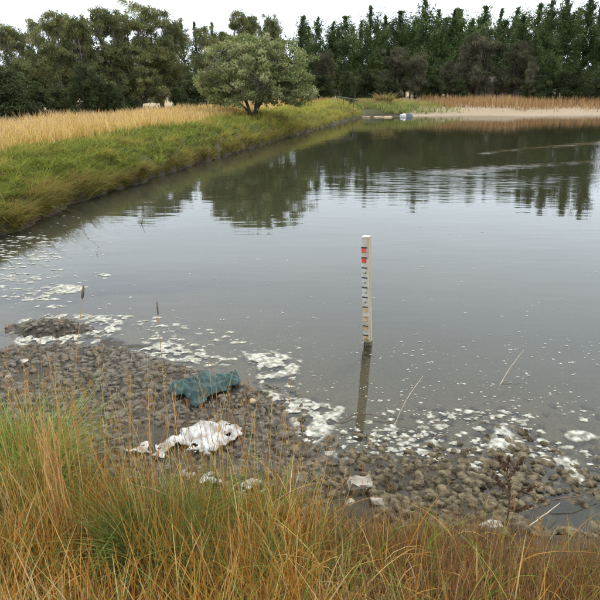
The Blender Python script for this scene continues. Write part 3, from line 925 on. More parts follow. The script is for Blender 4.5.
# a far belt of trees on the rise closes the view behind the near rows
FAR = Collect()
rngf = np.random.default_rng(5)
for k in range(260):
    X = rngf.uniform(-150, 170); Y = rngf.uniform(150, 175) - .0006 * X * X
    z0 = float(base_height(np.array([X]), np.array([Y]))[0][0]); hgt = rngf.uniform(4, 8)
    n = 70; q = rngf.normal(size=(n, 3)); q /= np.linalg.norm(q, axis=1)[:, None]; q *= rngf.random((n, 1)) ** .4
    q = q * np.array([2.6, 2.6, hgt * .5]) + np.array([X, Y, z0 + hgt * .5])
    V, F = leaves(q, 1.5, .7, rngf); FAR.add(V, F, np.tile(np.array((.075, .09, .05)) * rngf.uniform(.7, 1.3), (n, 1)))
tag(link('far_woodland', FAR.mesh('far_woodland'), M_LEAF), 'distant low woodland glimpsed between the trunks', 'woodland', kind='stuff')

# the round pale tree on the bank
PALE = [(.215, .235, .085), (.265, .275, .11), (.165, .19, .07), (.33, .33, .15)]


def make_round_tree():
    rng = np.random.default_rng(77)
    T, Cw = Collect(), Collect()
    RX, RY, HT = 3.35, 3.0, 4.5
    tips = []
    while len(tips) < 520:
        v = rng.normal(size=3); v /= np.linalg.norm(v); r = rng.random() ** .28
        p = v * r
        if p[2] < -.52: continue
        bump = 1 + .13 * math.sin(3.1 * math.atan2(p[1], p[0]) + 1) + .08 * math.sin(7 * p[2] + 5 * p[0])
        q = np.array([p[0] * RX * bump, p[1] * RY * bump, 2.0 + p[2] * 2.4 * (1 + .05 * bump)])
        # flatter umbrella: clumps low down only toward the outside
        if q[2] < .95 and math.hypot(q[0] / RX, q[1] / RY) < .42: continue
        if q[2] < .3: continue
        if math.hypot(q[0], q[1]) > 3.0 and q[2] < 1.0 and rng.random() < .6: continue
        tips.append(q)
    tips = np.array(tips)
    limbs = []
    for i in range(9):
        a = 2 * np.pi * i / 9 + rng.normal(0, .2); rr = rng.uniform(.5, .85)
        e = np.array([np.cos(a) * RX * rr, np.sin(a) * RY * rr, rng.uniform(1.7, 3.6)])
        q = [np.array([.1 * np.cos(a), .1 * np.sin(a), -.1])]
        for t in (.2, .4, .6, .8, 1):
            q.append(np.array([e[0] * t, e[1] * t, e[2] * t ** .9]) + rng.normal(0, .09, 3) * t)
        V, F = tube(q, [.075, .062, .05, .036, .026, .016], 6); T.add(V, F, (1, 1, 1)); limbs.append(np.array(q))
    A = np.concatenate([l_[1:] for l_ in limbs])
    for p in tips:
        o = A[np.argmin(np.linalg.norm(A - p, axis=1))]
        V, F = tube([o, (o + p) / 2 + rng.normal(0, .08, 3) - np.array([0, 0, .08]), p], [.028, .016, .007], 3); T.add(V, F, (1, 1, 1))
    cent, cc = [], []
    for p in tips:
        k = int(rng.uniform(45, 95)); v = rng.normal(size=(k, 3)); v /= np.linalg.norm(v, axis=1)[:, None]
        q = p + v * (rng.random((k, 1)) ** .5) * rng.uniform(.26, .46) * np.array([1, 1, .62])
        cent.append(q); cc.append(np.tile(np.array(PALE[rng.integers(4)]) * rng.uniform(.8, 1.2), (k, 1)) * rng.uniform(.8, 1.25, (k, 1)))
    V, F = leaves(np.concatenate(cent), .2, .062, rng, droop=.15); Cw.add(V, F, np.concatenate(cc))
    return T.mesh('trunk', True), Cw.mesh('crown')


tm, cm = make_round_tree()
p = PD(253, 107, 36.5)
gz_ = float(base_height(np.array([p[0]]), np.array([p[1]]))[0][0])
rt = empty('round_tree', (p[0], 36.5, gz_))
link('trunk', tm, M_BARK, rt); link('crown', cm, M_LEAF, rt)
tag(rt, 'round pale green spreading tree standing on the grassy bank, mirrored in the pond', 'tree')

# ------------------------------------------------------------------ clods of mud
def clod_mesh(name, seed, rough=.22, flat=.55):
    rng = np.random.default_rng(seed)
    seg, rings = 11, 3
    V = [(rng.normal(0, .05), rng.normal(0, .05), flat * rng.uniform(.85, 1.1))]
    ph = rng.random() * 6
    for r_ in range(1, rings + 1):
        t = r_ / rings
        for j in range(seg):
            a = 2 * np.pi * j / seg
            rad = (np.sin(t * 1.45) / np.sin(1.45)) * (1 + rough * math.sin(2 * a + ph) * .6 + rng.normal(0, rough * .55))
            V.append((rad * np.cos(a), rad * np.sin(a), flat * (np.cos(t * 1.5)) * rng.uniform(.6, 1.3) - (.35 if r_ == rings else 0)))
    F3 = [(0, 1 + j, 1 + (j + 1) % seg) for j in range(seg)]
    F4 = []
    for r_ in range(rings - 1):
        b = 1 + r_ * seg
        F4 += [(b + j, b + seg + j, b + seg + (j + 1) % seg, b + (j + 1) % seg) for j in range(seg)]
    return np.array(V), np.array(F3), np.array(F4)


CL = [clod_mesh('clod', 300 + i, .3 + .07 * (i % 3), (.5, .6, .45, .7)[i % 4]) for i in range(8)]
CL_ME = {}
for mi, mt in enumerate((M_CLOD_GREY, M_CLOD_ALGAE)):
    for i, (V, F3, F4) in enumerate(CL):
        me = mesh_np('mud_clod', V, [F3, F4], smooth=True); me.materials.append(mt); CL_ME[mi, i] = me

rc = np.random.default_rng(31)
pts = []
SPC = .063
for yy in np.arange(2.6, 6.3, SPC):
    for xx in np.arange(-3.3, 2.6, SPC):
        pts.append((xx + rc.normal(0, .015) + (SPC / 2 if int(yy / SPC) % 2 else 0), yy + rc.normal(0, .015)))
pts = np.array(pts)
pz, ps = base_height(pts[:, 0], pts[:, 1])
isl = np.hypot((pts[:, 0] - P(47, 329)[0]) / .5, (pts[:, 1] - P(47, 329)[1]) / .27)
pool = P(567, 516); pl = ((pts[:, 0] - pool[0] - .25 * (pts[:, 1] - pool[1])) / .2) ** 2 + ((pts[:, 1] - pool[1]) / .15) ** 2
reach = np.interp(pts[:, 0], [-3, -.6, -.2, .2, .6, 1.2, 2.2], [.05, .08, .2, .4, .6, .95, 1.2])      # how far clods run out under the water
keep = (ps > -reach) & (pz < .16) & (pl > .75) & (isl > 1.0)
drop = fbm(pts[:, 0], pts[:, 1], 2.3, 3, 71)
keep &= (rc.random(len(pts)) < np.where(ps < 0, .78 * np.exp(ps / .45), .98)) & (drop > np.where(pts[:, 0] > .1, .31, .2))
isl_keep = (isl < .95) & (rc.random(len(pts)) < .85)
pts = pts[keep | isl_keep]
gz_ = height(pts[:, 0], pts[:, 1]); ss = sdist(pts[:, 0], pts[:, 1])[0]
alg = smooth01(pts[:, 0] + .5 * (fbm(pts[:, 0], pts[:, 1], 1.5, 2, 73) - .5), -.25, .35)
size = rc.uniform(.024, .041, len(pts)) * (1 + .15 * alg) * np.where(rc.random(len(pts)) < .2, .55, 1.0) * (.75 + .5 * fbm(pts[:, 0], pts[:, 1], 3, 2, 75))
lim = np.interp(pts[:, 0], FXc, FYc)
vis = (pts[:, 1] > lim - .1)
order = np.argsort(-(size / pts[:, 1] * np.where(vis & (ss > -.15), 1, .2)))
rank = np.empty(len(pts), int); rank[order] = np.arange(len(pts))
for mi in (0, 1):
    pass
mudc = Collect(); algc = Collect()
for i in range(len(pts)):
    mi = int(rc.random() < alg[i]); vi = int(rc.integers(8)); s_ = float(size[i]); zs = s_ * rc.uniform(.7, 1.15) * (.95 + .1 * alg[i]); rz = rc.random() * 6.28
    lift = .004
    if -.34 < ss[i] and pts[i, 0] > -.3 and gz_[i] < .012 and rc.random() < .8: lift = max(.004, -gz_[i] - zs * .45 + rc.uniform(-.004, .014))      # half-drowned clods
    loc = (pts[i, 0], pts[i, 1], gz_[i] + lift)
    sx, sy = s_ * rc.uniform(.85, 1.5), s_ * rc.uniform(.75, 1.1)
    if rank[i] < 300:
        o = link('mud_clod', CL_ME[mi, vi], None, mud); o.location = loc; o.rotation_euler = (rc.normal(0, .12), rc.normal(0, .12), rz); o.scale = (sx, sy, zs)
    else:
        V, F3, F4 = CL[vi]; c_, s2 = math.cos(rz), math.sin(rz)
        W = V * np.array([sx, sy, zs]); W = np.stack([W[:, 0] * c_ - W[:, 1] * s2, W[:, 0] * s2 + W[:, 1] * c_, W[:, 2]], -1) + np.array(loc)
        tgt = algc if mi else mudc
        n0 = tgt.n; tgt.add(W, F3, (1, 1, 1)); tgt.F.append(F4 + n0)
for cl_, mt in ((mudc, M_CLOD_GREY), (algc, M_CLOD_ALGAE)):
    tag(link('small_mud_clods', cl_.mesh('small_mud_clods', True), mt, mud), kind='stuff')


# ------------------------------------------------------------------ foam
def poly_sdf(x, y, poly):
    """+ inside."""
    d = np.full(np.shape(x), 1e9); ins = np.zeros(np.shape(x), bool); n = len(poly)
    for i in range(n):
        a, b = poly[i], poly[(i + 1) % n]; e = b - a
        t = np.clip(((x - a[0]) * e[0] + (y - a[1]) * e[1]) / (e @ e + 1e-12), 0, 1)
        d = np.minimum(d, np.hypot(x - a[0] - t * e[0], y - a[1] - t * e[1]))
        cnd = (a[1] > y) != (b[1] > y)
        xi = a[0] + (y - a[1]) / (e[1] if abs(e[1]) > 1e-9 else 1e-9) * e[0]
        ins ^= cnd & (x < xi)
    return np.where(ins, d, -d)


def iso_mesh(name, x0, x1, y0, y1, step, field, zfun):
    """Sheet covering field > 0, its outline interpolated between grid points."""
    xs = np.arange(x0, x1 + step, step); ys = np.arange(y0, y1 + step, step)
    X, Y = np.meshgrid(xs, ys); Fv = field(X, Y); ny, nx = X.shape
    verts, key = [], {}
    tris, quad = [], []
    def vtx(j, i):
        k = (j, i)
        if k not in key: key[k] = len(verts); verts.append((X[j, i], Y[j, i], Fv[j, i]))
        return key[k]
    def evt(j, i, j2, i2):
        k = (j, i, j2, i2) if (j, i) < (j2, i2) else (j2, i2, j, i)
        if k not in key:
            a, b = Fv[j, i], Fv[j2, i2]; t = a / (a - b)
            key[k] = len(verts); verts.append((X[j, i] + t * (X[j2, i2] - X[j, i]), Y[j, i] + t * (Y[j2, i2] - Y[j, i]), 0.0))
        return key[k]
    pos = Fv > 0
    anyc = pos[:-1, :-1] | pos[1:, :-1] | pos[:-1, 1:] | pos[1:, 1:]
    for j, i in zip(*np.nonzero(anyc)):
        cs = [(j, i), (j, i + 1), (j + 1, i + 1), (j + 1, i)]
        pol = []
        for k in range(4):
            a, b = cs[k], cs[(k + 1) % 4]
            if pos[a]: pol.append(vtx(*a))
            if pos[a] != pos[b]: pol.append(evt(*a, *b))
        if len(pol) == 4: quad.append(pol)
        elif len(pol) >= 3:
            for k in range(1, len(pol) - 1): tris.append((pol[0], pol[k], pol[k + 1]))
    if not verts: return None
    V = np.array(verts); edge_ = np.clip(V[:, 2], 0, 1).copy(); V[:, 2] = zfun(V[:, 0], V[:, 1], V[:, 2])
    Fs = []
    if tris: Fs.append(np.array(tris))
    if quad: Fs.append(np.array(quad))
    return mesh_np(name, V, Fs, smooth=True, attrs={'edge': edge_})


def foam_z(thick):
    return lambda x, y, f: np.maximum(0.0, 0.0) + .003 + thick * smooth01(f, 0, .12) * (.5 + fbm(x, y, 30, 3, 5))


def foam_patch(pxs, label, thr=.5, scale=16, seed=1, thick=.006, edge=.05, step=.008, stretch=1.0):
    poly = np.array([P(*q)[:2] for q in pxs])
    lo, hi = poly.min(0) - .05, poly.max(0) + .05
    def f(x, y):
        n1 = fbm(x * stretch, y, scale, 4, seed) - thr
        return np.minimum(n1 + .04, (poly_sdf(x, y, poly) + .07 * (fbm(x, y, 11, 3, seed + 3) - .45)) * 1.6)
    me = iso_mesh('foam_patch', lo[0], hi[0], lo[1], hi[1], step, f, foam_z(thick))
    if me is None: return None
    return tag(link('foam_patch', me, M_FOAM), label, 'foam', 'foam patches floating on the pond')


foam_patch([(240, 351), (270, 350), (303, 360), (298, 374), (268, 381), (262, 389), (285, 396), (303, 398), (322, 402), (346, 408), (338, 424), (331, 436), (310, 450), (297, 443), (289, 425), (283, 412), (262, 394), (254, 377), (246, 362)],
           'large lacy foam mat trailing from the green cloth towards the gauge', .43, 10, 2)
foam_patch([(318, 444), (340, 446), (358, 452), (372, 456), (366, 463), (340, 462), (322, 456)], 'broken foam strip along the shore below the gauge reflection', .56, 22, 3)
foam_patch([(8, 333), (20, 320), (48, 314), (85, 314), (128, 316), (122, 330), (100, 343), (62, 350), (20, 352)], 'foam ring around the small mud island', .5, 11, 4)
foam_patch([(133, 352), (165, 340), (205, 352), (228, 357), (214, 366), (170, 362)], 'foam fringe at the water edge between mud and green cloth', .52, 15, 5)
foam_patch([(484, 448), (492, 427), (503, 420), (516, 437), (511, 452), (497, 458)], 'tall foam cluster above the dead weed stalk', .44, 16, 6, .009)
foam_patch([(560, 435), (575, 428), (590, 433), (606, 438), (597, 442), (576, 445)], 'thick white foam slab near the right edge', .28, 9, 7, .016)
foam_patch([(552, 458), (566, 456), (586, 472), (588, 490), (574, 484), (560, 470)], 'curdled foam blob below the thick slab at right', .43, 15, 8, .009)
foam_patch([(44, 291), (62, 284), (90, 286), (82, 292), (58, 295)], 'flat pale foam streak behind the bulrush head', .4, 12, 9, .006, stretch=.4)
foam_patch([(44, 308), (52, 304), (68, 306), (60, 311)], 'small foam streak just above the mud island', .36, 12, 10, .006, stretch=.4)
foam_patch([(94, 276), (104, 272), (114, 275), (104, 280)], 'tiny oval foam raft right of the bulrush head', .38, 14, 11, .006, stretch=.5)
foam_patch([(-8, 352), (14, 350), (16, 364), (-8, 372)], 'white foam scrap at the left edge below the mud island', .3, 10, 12, .01)

# countless small flecks
rf = np.random.default_rng(88)
FV, FF, nn = [], [], 0
def fleck(x, y, r, asp=1.0, th=.006):
    global nn
    k = 9; a = np.arange(k) / k * 2 * np.pi
    rr = r * (1 + rf.normal(0, .28, k)).clip(.45, 1.7)
    ring_ = np.stack([x + rr * np.cos(a) * asp, y + rr * np.sin(a), np.full(k, .002)], -1)
    inn = np.stack([x + rr * .6 * np.cos(a) * asp, y + rr * .6 * np.sin(a), np.full(k, .002 + th * .8)], -1)
    FV.append(np.vstack([ring_, inn, [[x, y, .002 + th]]]))
    for j in range(k):
        j2 = (j + 1) % k
        FF.append((nn + j, nn + j2, nn + k + j2)); FF.append((nn + j, nn + k + j2, nn + k + j)); FF.append((nn + k + j, nn + k + j2, nn + 2 * k))
    nn += 2 * k + 1
def fleck_px(n, x0, x1, y0, y1, rlo, rhi, asp=1.2, thr=.0, seed=0, power=2.5, th=.006):
    for _ in range(n):
        p_ = P(rf.uniform(x0, x1), rf.uniform(y0, y1))
        if fbm(np.array([p_[0]]), np.array([p_[1]]), 2.2, 2, seed + 40)[0] < thr: continue
        r_ = rlo + (rhi - rlo) * rf.random() ** power
        hz_ = height(np.array([p_[0]]), np.array([p_[1]]))[0]
        if hz_ > -.002: continue
        fleck(p_[0], p_[1], r_, asp * rf.uniform(.8, 1.3), min(th, r_ * .2))
fleck_px(330, 0, 62, 236, 300, .008, .046, 2.0, .4, 1, 2.4)
fleck_px(110, 0, 110, 215, 310, .008, .03, 1.6, .3, 2)
fleck_px(330, 0, 600, 262, 360, .005, .016, 1.5, .36, 3, 4)
fleck_px(520, 230, 600, 340, 420, .005, .016, 1.3, .36, 4, 3.5)
fleck_px(620, 330, 600, 410, 480, .005, .034, 1.25, .4, 5, 3)
fleck_px(130, 370, 520, 425, 460, .010, .034, 1.3, .42, 8, 1.6, .01)
fleck_px(260, 110, 300, 325, 400, .006, .035, 1.5, .42, 6, 2)
fleck_px(120, 90, 180, 310, 352, .008, .04, 1.6, .4, 7, 2)
fleck_px(60, 100, 300, 150, 262, .01, .025, 1.3, .45, 9, 3)
fleck_px(60, 320, 600, 200, 270, .006, .02, 1.6, .45, 10, 3)
me = mesh_np('foam_flecks', np.concatenate(FV), np.array(FF), smooth=True, attrs={'edge': np.tile(np.array([.012] * 9 + [.07] * 10), len(FV))})
tag(link('foam_flecks', me, M_FOAM), 'countless small white foam flecks scattered over the shallow water', 'foam', kind='stuff')

# ------------------------------------------------------------------ the staff gauge
M_POST = mat_noise('weathered_timber', (.34, .27, .13), (.5, .43, .26), 5, .8, .4, 40, .004, stretch=(3, 3, .5))
M_PLATE = mat_noise('white_enamel', (.34, .3, .21), (.5, .485, .44), 7, .6, .15, 40, .001)
M_RED = mat_noise('faded_red_paint', (.5, .035, .02), (.68, .11, .07), 20, .5, .1)
M_BLACK = mat_noise('black_paint', (.012, .012, .012), (.04, .038, .034), 20, .5, .1)
M_RUST = mat_noise('rusty_stain', (.3, .15, .05), (.55, .4, .22), 22, .8, .3)
M_SLIME = mat_noise('waterline_slime', (.05, .042, .02), (.13, .11, .05), 30, .7, .5)


def box_mesh(name, cx_, cy_, cz_, sx, sy, sz, bev=0.0, jit=0.0, seed=0):
    bm = bmesh.new(); bmesh.ops.create_cube(bm, size=1)
    for v in bm.verts: v.co = Vector((cx_ + v.co.x * sx, cy_ + v.co.y * sy, cz_ + v.co.z * sz))
    if bev: bmesh.ops.bevel(bm, geom=bm.edges[:], offset=bev, segments=2, affect='EDGES', profile=.7)
    if jit:
        rr = random.Random(seed)
        for v in bm.verts: v.co += Vector((rr.gauss(0, jit), rr.gauss(0, jit), rr.gauss(0, jit)))
    me = bpy.data.meshes.new(name); bm.to_mesh(me); bm.free()
    return me


gp = P(367, 345)
g = empty('staff_gauge', (gp[0], gp[1], 0), R(-27))
g.rotation_euler = (R(1.0), R(-2.6), R(-27))
GH = 1.075
PW, PDp = .066, .058
link('post', box_mesh('post', 0, PDp / 2, GH / 2 - .28, PW, PDp, GH + .56, .004), M_POST, g)
link('slime_band', box_mesh('slime_band', 0, PDp / 2, -.1, PW + .004, PDp + .004, .27, .004), M_SLIME, g)
pt = link('scale_plate', box_mesh('scale_plate', -.004, -.006, GH / 2 + .03, PW + .004, .01, GH - .06, .002), M_PLATE, g)
N_DM = 10
for i in range(N_DM):
    z = GH - .085 - i * .098
    stained = i >= 6
    # each decimetre block stands a little proud of the plate, its dark bar above it
    if i < 2:
        b = link('red_block', box_mesh('red_block', -.014, -.0135, z - .028, .046, .005, .042, .001), M_RED, pt)
    elif stained:
        b = link('rusty_block', box_mesh('rusty_block', -.012, -.0135, z - .03, .048, .005, .044, .001), M_RUST, pt)
    else:
        b = link('white_block', box_mesh('white_block', -.014, -.0135, z - .03, .046, .005, .044, .001), M_PLATE, pt)
    link('dark_bar', box_mesh('dark_bar', -.010, -.0145, z, .056, .007, .011 if i < 6 else .008, .001), M_BLACK if i != 7 else M_RUST, pt)
    if i in (2, 3, 4, 5):
        link('mark', box_mesh('mark', .002 - .006 * (i % 2), -.017, z - .048, .009, .002, .012), M_BLACK, b)
link('cap', box_mesh('cap', -.001, PDp / 2 - .004, GH + .008, PW + .006, PDp + .018, .018, .003), M_PLATE, g)
tag(g, 'white staff gauge post with red and black marks standing in the pond', 'gauge')
# scum collected around its foot
poly = [(gp[0] + .075 * math.cos(a) * (1 + .25 * math.sin(3 * a)) + .01, gp[1] + .03 + .07 * math.sin(a) * (1 + .2 * math.cos(2 * a))) for a in np.linspace(0, 6.28, 15)[:-1]]
poly = np.array(poly)
me = iso_mesh('scum_collar', gp[0] - .14, gp[0] + .14, gp[1] - .1, gp[1] + .16, .006, lambda x, y: poly_sdf(x, y, poly) + .03 * (fbm(x, y, 30, 2, 4) - .5), foam_z(.012))
tag(link('scum_collar', me, M_FOAM), 'pale collar of scum floating around the foot of the gauge', 'foam')

# ------------------------------------------------------------------ litter on the mud
def cloth(name, pxs, z0, mat, label, cat, foldf, step=.012, seed=0, edge_fall=.05, thick=.0016, rough_edge=.03, tear=0.0):
    poly = np.array([P(*q, z0)[:2] for q in pxs]); lo, hi = poly.min(0) - .05, poly.max(0) + .05
    fld = lambda x, y: poly_sdf(x, y, poly) + rough_edge * (fbm(x, y, 18, 3, seed) - .5)
    fld0 = fld
    if tear: fld = lambda x, y: np.minimum(fld0(x, y), (fbm(x * 1.6, y * .8, 11, 3, seed + 2) - tear) * .35)
    c0 = poly.mean(0)
    def zf(x, y, f):
        g_ = np.maximum(base_height(x, y)[0], 0) + .03
        return g_ + foldf(x - c0[0], y - c0[1], f) * smooth01(f, -.02, edge_fall) + .006
    me = iso_mesh(name, lo[0], hi[0], lo[1], hi[1], step, fld, zf)
    V0 = np.array([v.co[:] for v in me.vertices]); org = Vector((c0[0], c0[1], float(V0[:, 2].min())))
    me.transform(Matrix.Translation(-org))
    o = link(name, me, mat); o.location = org
    md = o.modifiers.new('thickness', 'SOLIDIFY'); md.thickness = thick; md.offset = 0
    return tag(o, label, cat, 'litter on the mud')


M_SHEET = mat_noise('white_plastic', (.17, .135, .095), (.46, .45, .43), 9, .5, .5, 45, .006, detail=8)
M_GREEN = mat_noise('green_cloth', (.013, .036, .033), (.035, .075, .066), 9, .75, .4, 150, .003)
M_PALE = mat_noise('dirty_white', (.19, .155, .11), (.42, .38, .31), 12, .8, .4, 60, .004)
M_TAN = mat_noise('tan_chip', (.3, .2, .1), (.48, .37, .22), 14, .85, .4, 60, .004)

def ridg(x, y, ang, f, seed, warp=.03):
    c_, s2 = math.cos(ang), math.sin(ang)
    u = x * c_ + y * s2 + warp * (fbm(x, y, 7, 3, seed) - .5) * 2
    return 1 - np.abs(((u * f) % 1) * 2 - 1)

cloth('plastic_sheet', [(131, 453), (150, 446), (168, 443), (178, 437), (184, 431), (206, 425), (226, 424), (244, 430), (240, 437), (230, 446), (214, 456), (204, 459), (194, 452), (183, 446), (166, 451), (160, 458), (146, 455)], .06, M_SHEET,
      'crumpled torn white plastic sheet lying on the grey mud', 'plastic sheet',
      lambda x, y, f: .006 + .015 * smooth01(x, -.05, .2) * smooth01(-x, -.42, -.15) + .016 * ridg(x, y, .3, 19, 3, .015) ** 2 * smooth01(x, -.08, .06) + .03 * (fbm(x, y, 9, 3, 6) - .4), .006, 4, rough_edge=.16, tear=.36)
cloth('cloth_bundle', [(169, 391), (178, 386), (195, 381), (214, 379), (228, 377), (236, 372), (242, 380), (240, 388), (226, 392), (212, 398), (204, 403), (196, 409), (188, 404), (184, 397), (172, 398)], .06, M_GREEN,
      'dark green crumpled cloth lying at the water edge', 'cloth',
      lambda x, y, f: .012 + .045 * ridg(x, y, 2.3, 4.2, 8, .07) ** 2 + .03 * ridg(x, y, 1.9, 9, 9, .05) ** 2 + .012 * ridg(x, y, .3, 13, 4, .05) + .008 * ridg(x, y, 1.2, 27, 6, .03) + .03 * (fbm(x, y, 7, 3, 7) - .4), .006, 9, .035, rough_edge=.07)
cloth('sheet_scrap', [(180, 476), (196, 468), (212, 472), (216, 484), (196, 488)], .08, M_SHEET, 'ragged white plastic scrap in the grass just below the large sheet', 'plastic scrap', lambda x, y, f: .012 + .03 * fbm(x, y, 12, 3, 5), .008, 12, rough_edge=.14, tear=.42)
cloth('sheet_scrap', [(236, 489), (250, 482), (264, 484), (262, 496), (244, 498)], .09, M_SHEET, 'small white plastic scrap half hidden in grass right of the sheet', 'plastic scrap', lambda x, y, f: .012 + .03 * fbm(x, y, 12, 3, 6), .008, 13, rough_edge=.14, tear=.42)
cloth('paper_flake', [(478, 526), (488, 521), (500, 523), (502, 530), (486, 533)], .07, M_PALE, 'thin white flake left of the dead weed stalk', 'litter', lambda x, y, f: .015 + .03 * fbm(x, y, 14, 3, 7), .01, 14)


def chunk(name, px, py, size, mat, label, cat, rz=0., tilt=0., seed=1, lift=.02, sub=1):
    p_ = on_ground(px, py)
    bm = bmesh.new()
    rr = np.random.default_rng(seed)
    if name == 'foam_block':
        bmesh.ops.create_cube(bm, size=1)
        bmesh.ops.bevel(bm, geom=bm.edges[:], offset=.06, segments=2, affect='EDGES')
        bmesh.ops.subdivide_edges(bm, edges=bm.edges[:], cuts=2)
        jit = .09
    else:
        pts_ = rr.normal(size=(22, 3)); pts_ /= np.linalg.norm(pts_, axis=1)[:, None]
        for q in pts_: bm.verts.new(Vector(q * .55 * rr.uniform(.75, 1.1)))
        bmesh.ops.convex_hull(bm, input=bm.verts[:])
        jit = .03
    for v in bm.verts:
        q = Vector((v.co.x * size[0], v.co.y * size[1], v.co.z * size[2]))
        v.co = q + Vector(rr.normal(0, jit, 3)) * min(size) * 1.3
    me = bpy.data.meshes.new(name); bm.to_mesh(me); bm.free()
    o = link(name, me, mat); o.location = p_ + Vector((0, 0, size[2] * .42 + lift)); o.rotation_euler = (tilt, tilt * .4, rz)
    return tag(o, label, cat, 'litter on the mud')


chunk('foam_block', 360, 489, (.135, .07, .05), M_PALE, 'dirty white foam block lying among the brown clods', 'foam block', .12, .25, 3)
chunk('chip', 284, 517, (.085, .05, .04), M_TAN, 'tan chip in the straw below the foam strip', 'litter', .4, .2, 4, .05)
chunk('chip', 378, 511, (.09, .045, .035), M_PALE, 'pale wedge in the straw right of the foam block', 'litter', -.5, .3, 5, .05)
chunk('chip', 350, 512, (.07, .04, .04), M_PALE, 'pale chip in the straw under the foam block', 'litter', .9, .3, 6, .05)
chunk('pale_stone', 440, 546, (.05, .045, .065), M_PALE, 'small whitish stone in the red-brown grass right of centre', 'stone', .3, .3, 7, .03)
chunk('pale_stone', 253, 405, (.06, .05, .04), M_TAN, 'tan lump beside the right end of the green cloth', 'stone', .3, .3, 8)
for i, (px, py) in enumerate([(12, 366), (24, 362), (33, 372), (9, 378), (45, 366)]):
    chunk('flat_stone', px, py, (.09 - .008 * i, .06, .03), M_PALE if i % 2 else M_CLOD_GREY, ['flat dark stone at the far left of the grey mud', 'pale flat stone left of the bulrush stem', 'dark flat stone under the bulrush stem', 'lowest pale flat stone at the left edge of the mud', 'dark flat stone nearest the mud island'][i], 'stone', i * .8, .15, 20 + i, .0)

# ------------------------------------------------------------------ reeds, stalks and sticks
M_STALK = mat_noise('dry_stalk', (.32, .165, .045), (.46, .27, .09), 12, .8, .3, stretch=(1, 1, .2))
M_RUSH = mat_noise('bulrush_head', (.09, .055, .03), (.18, .12, .07), 30, .9, .5, 120, .003)
M_DOCK = mat_noise('dead_weed', (.06, .036, .02), (.14, .085, .05), 20, .85, .4)
M_TWIG = mat_noise('pale_twig', (.3, .22, .13), (.46, .36, .24), 15, .8, .3)


def rush(px_head, py_head, px_base, Y, head_len, head_r, label):
    yb = Y; top = PD(px_head, py_head, Y); bx0 = PD(px_base, 400, Y)[0]
    bz0 = float(height(np.array([bx0]), np.array([Y]))[0])
    o = empty('bulrush', (bx0, Y, bz0))
    d = top - np.array([bx0, Y, bz0])
    path = [np.array([d[0] * t ** 1.4, .02 * math.sin(3 * t), d[2] * t]) for t in np.linspace(0, 1, 8)]
    link('stem', stick_mesh('stem', [(path, [.0024 - .001 * t for t in np.linspace(0, 1, 8)])]), M_STALK, o)
    e = path[-1]; u = (path[-1] - path[-2]); u /= np.linalg.norm(u)
    prof = [(0, .15), (.06, .75), (.2, 1), (.6, 1), (.88, .8), (.97, .45), (1.0, .1)]
    link('seed_head', stick_mesh('seed_head', [([e + u * head_len * t for t, _ in prof], [head_r * r_ for _, r_ in prof])], 8), M_RUSH, o)
    tag(o, label, 'bulrush', 'bulrushes in the near grass')


rush(82, 299, 52, 2.7, .07, .0068, 'bulrush with plump dark head standing against the grey water at left')
rush(158, 316, 163, 2.7, .075, .0035, 'thin bulrush with a slender dark head above the green cloth')

# bundle of thick dry stems rising at left
o = empty('dry_stem_bundle', on_ground(78, 560))
prt = []
for k in range(11):
    a = random.gauss(0, .03); b = random.gauss(0, .03); hgt = random.uniform(.45, .86)
    prt.append(([np.array([a * .6 + (-.13 + random.gauss(0, .02)) * t * hgt * 1.2, b + .1 * t * t, hgt * t]) for t in np.linspace(0, 1, 6)], [.0058 - .0036 * t for t in np.linspace(0, 1, 6)]))
for k, (pth, rad) in enumerate(prt): link('stem', stick_mesh('stem', [(pth, rad)]), M_STALK, o)
sh = Collect()
for pth, _ in prt:
    bb = np.array([pth[3] * (1 - f) + pth[5] * f for f in np.random.default_rng(3).random(14)])
    V, F = blades(bb, RNG.uniform(.03, .09, len(bb)), np.full(len(bb), .004), 3, .3, .3, .1); sh.add(V, F, pick([(.5, .3, .1), (.42, .22, .07), (.62, .42, .18)], [2, 1, 1], len(bb)))
link('leaf_sheaths', sh.mesh('leaf_sheaths'), M_GRASS, o)
tag(o, 'bundle of thick orange dry stems rising in front of the mud at left', 'dry stems')

# dead dock weed among the clods at right
p0 = on_ground(505, 536)
o = empty('dead_weed', p0)
Yw = p0.y
def wp(px, py, dy=0.0): return np.array(PD(px, py, Yw + dy)) - np.array(p0)
main = [np.array([0, 0, -.02]), wp(508, 515), wp(510, 495), wp(507, 475, .02), wp(509, 455, .03)]
side_ = [[wp(509, 497), wp(500, 485, -.02), wp(494, 472, -.03)], [wp(508, 480), wp(515, 470, .03), wp(523, 458, .05)], [wp(510, 500), wp(522, 492, .02), wp(538, 486, .04)], [wp(508, 512), wp(520, 508, -.04), wp(545, 500, -.03)], [wp(507, 472), wp(501, 462, 0), wp(497, 455, .02)]]
link('stem', stick_mesh('stem', [(main, [.006, .0055, .005, .004, .0025])]), M_DOCK, o)
rd = np.random.default_rng(12)
for br in side_:
    b = link('branch', stick_mesh('branch', [(br, [.0035, .003, .0018])]), M_DOCK, o)
sv, sc_ = Collect(), None
for br in [main[2:]] + side_:
    A = np.array(br)
    for k in range(15):
        t = rd.random() * (len(A) - 1) * .8 + (len(A) - 1) * .2; i0 = min(int(t), len(A) - 2); c = A[i0] * (1 - (t - i0)) + A[i0 + 1] * (t - i0) + rd.normal(0, .006, 3)
        V, F = leaves(np.tile(c, (5, 1)) + rd.normal(0, .006, (5, 3)), .02, .013, rd); sv.add(V, F, np.tile(np.array((.1, .058, .035)) * rd.uniform(.6, 1.5), (5, 1)))
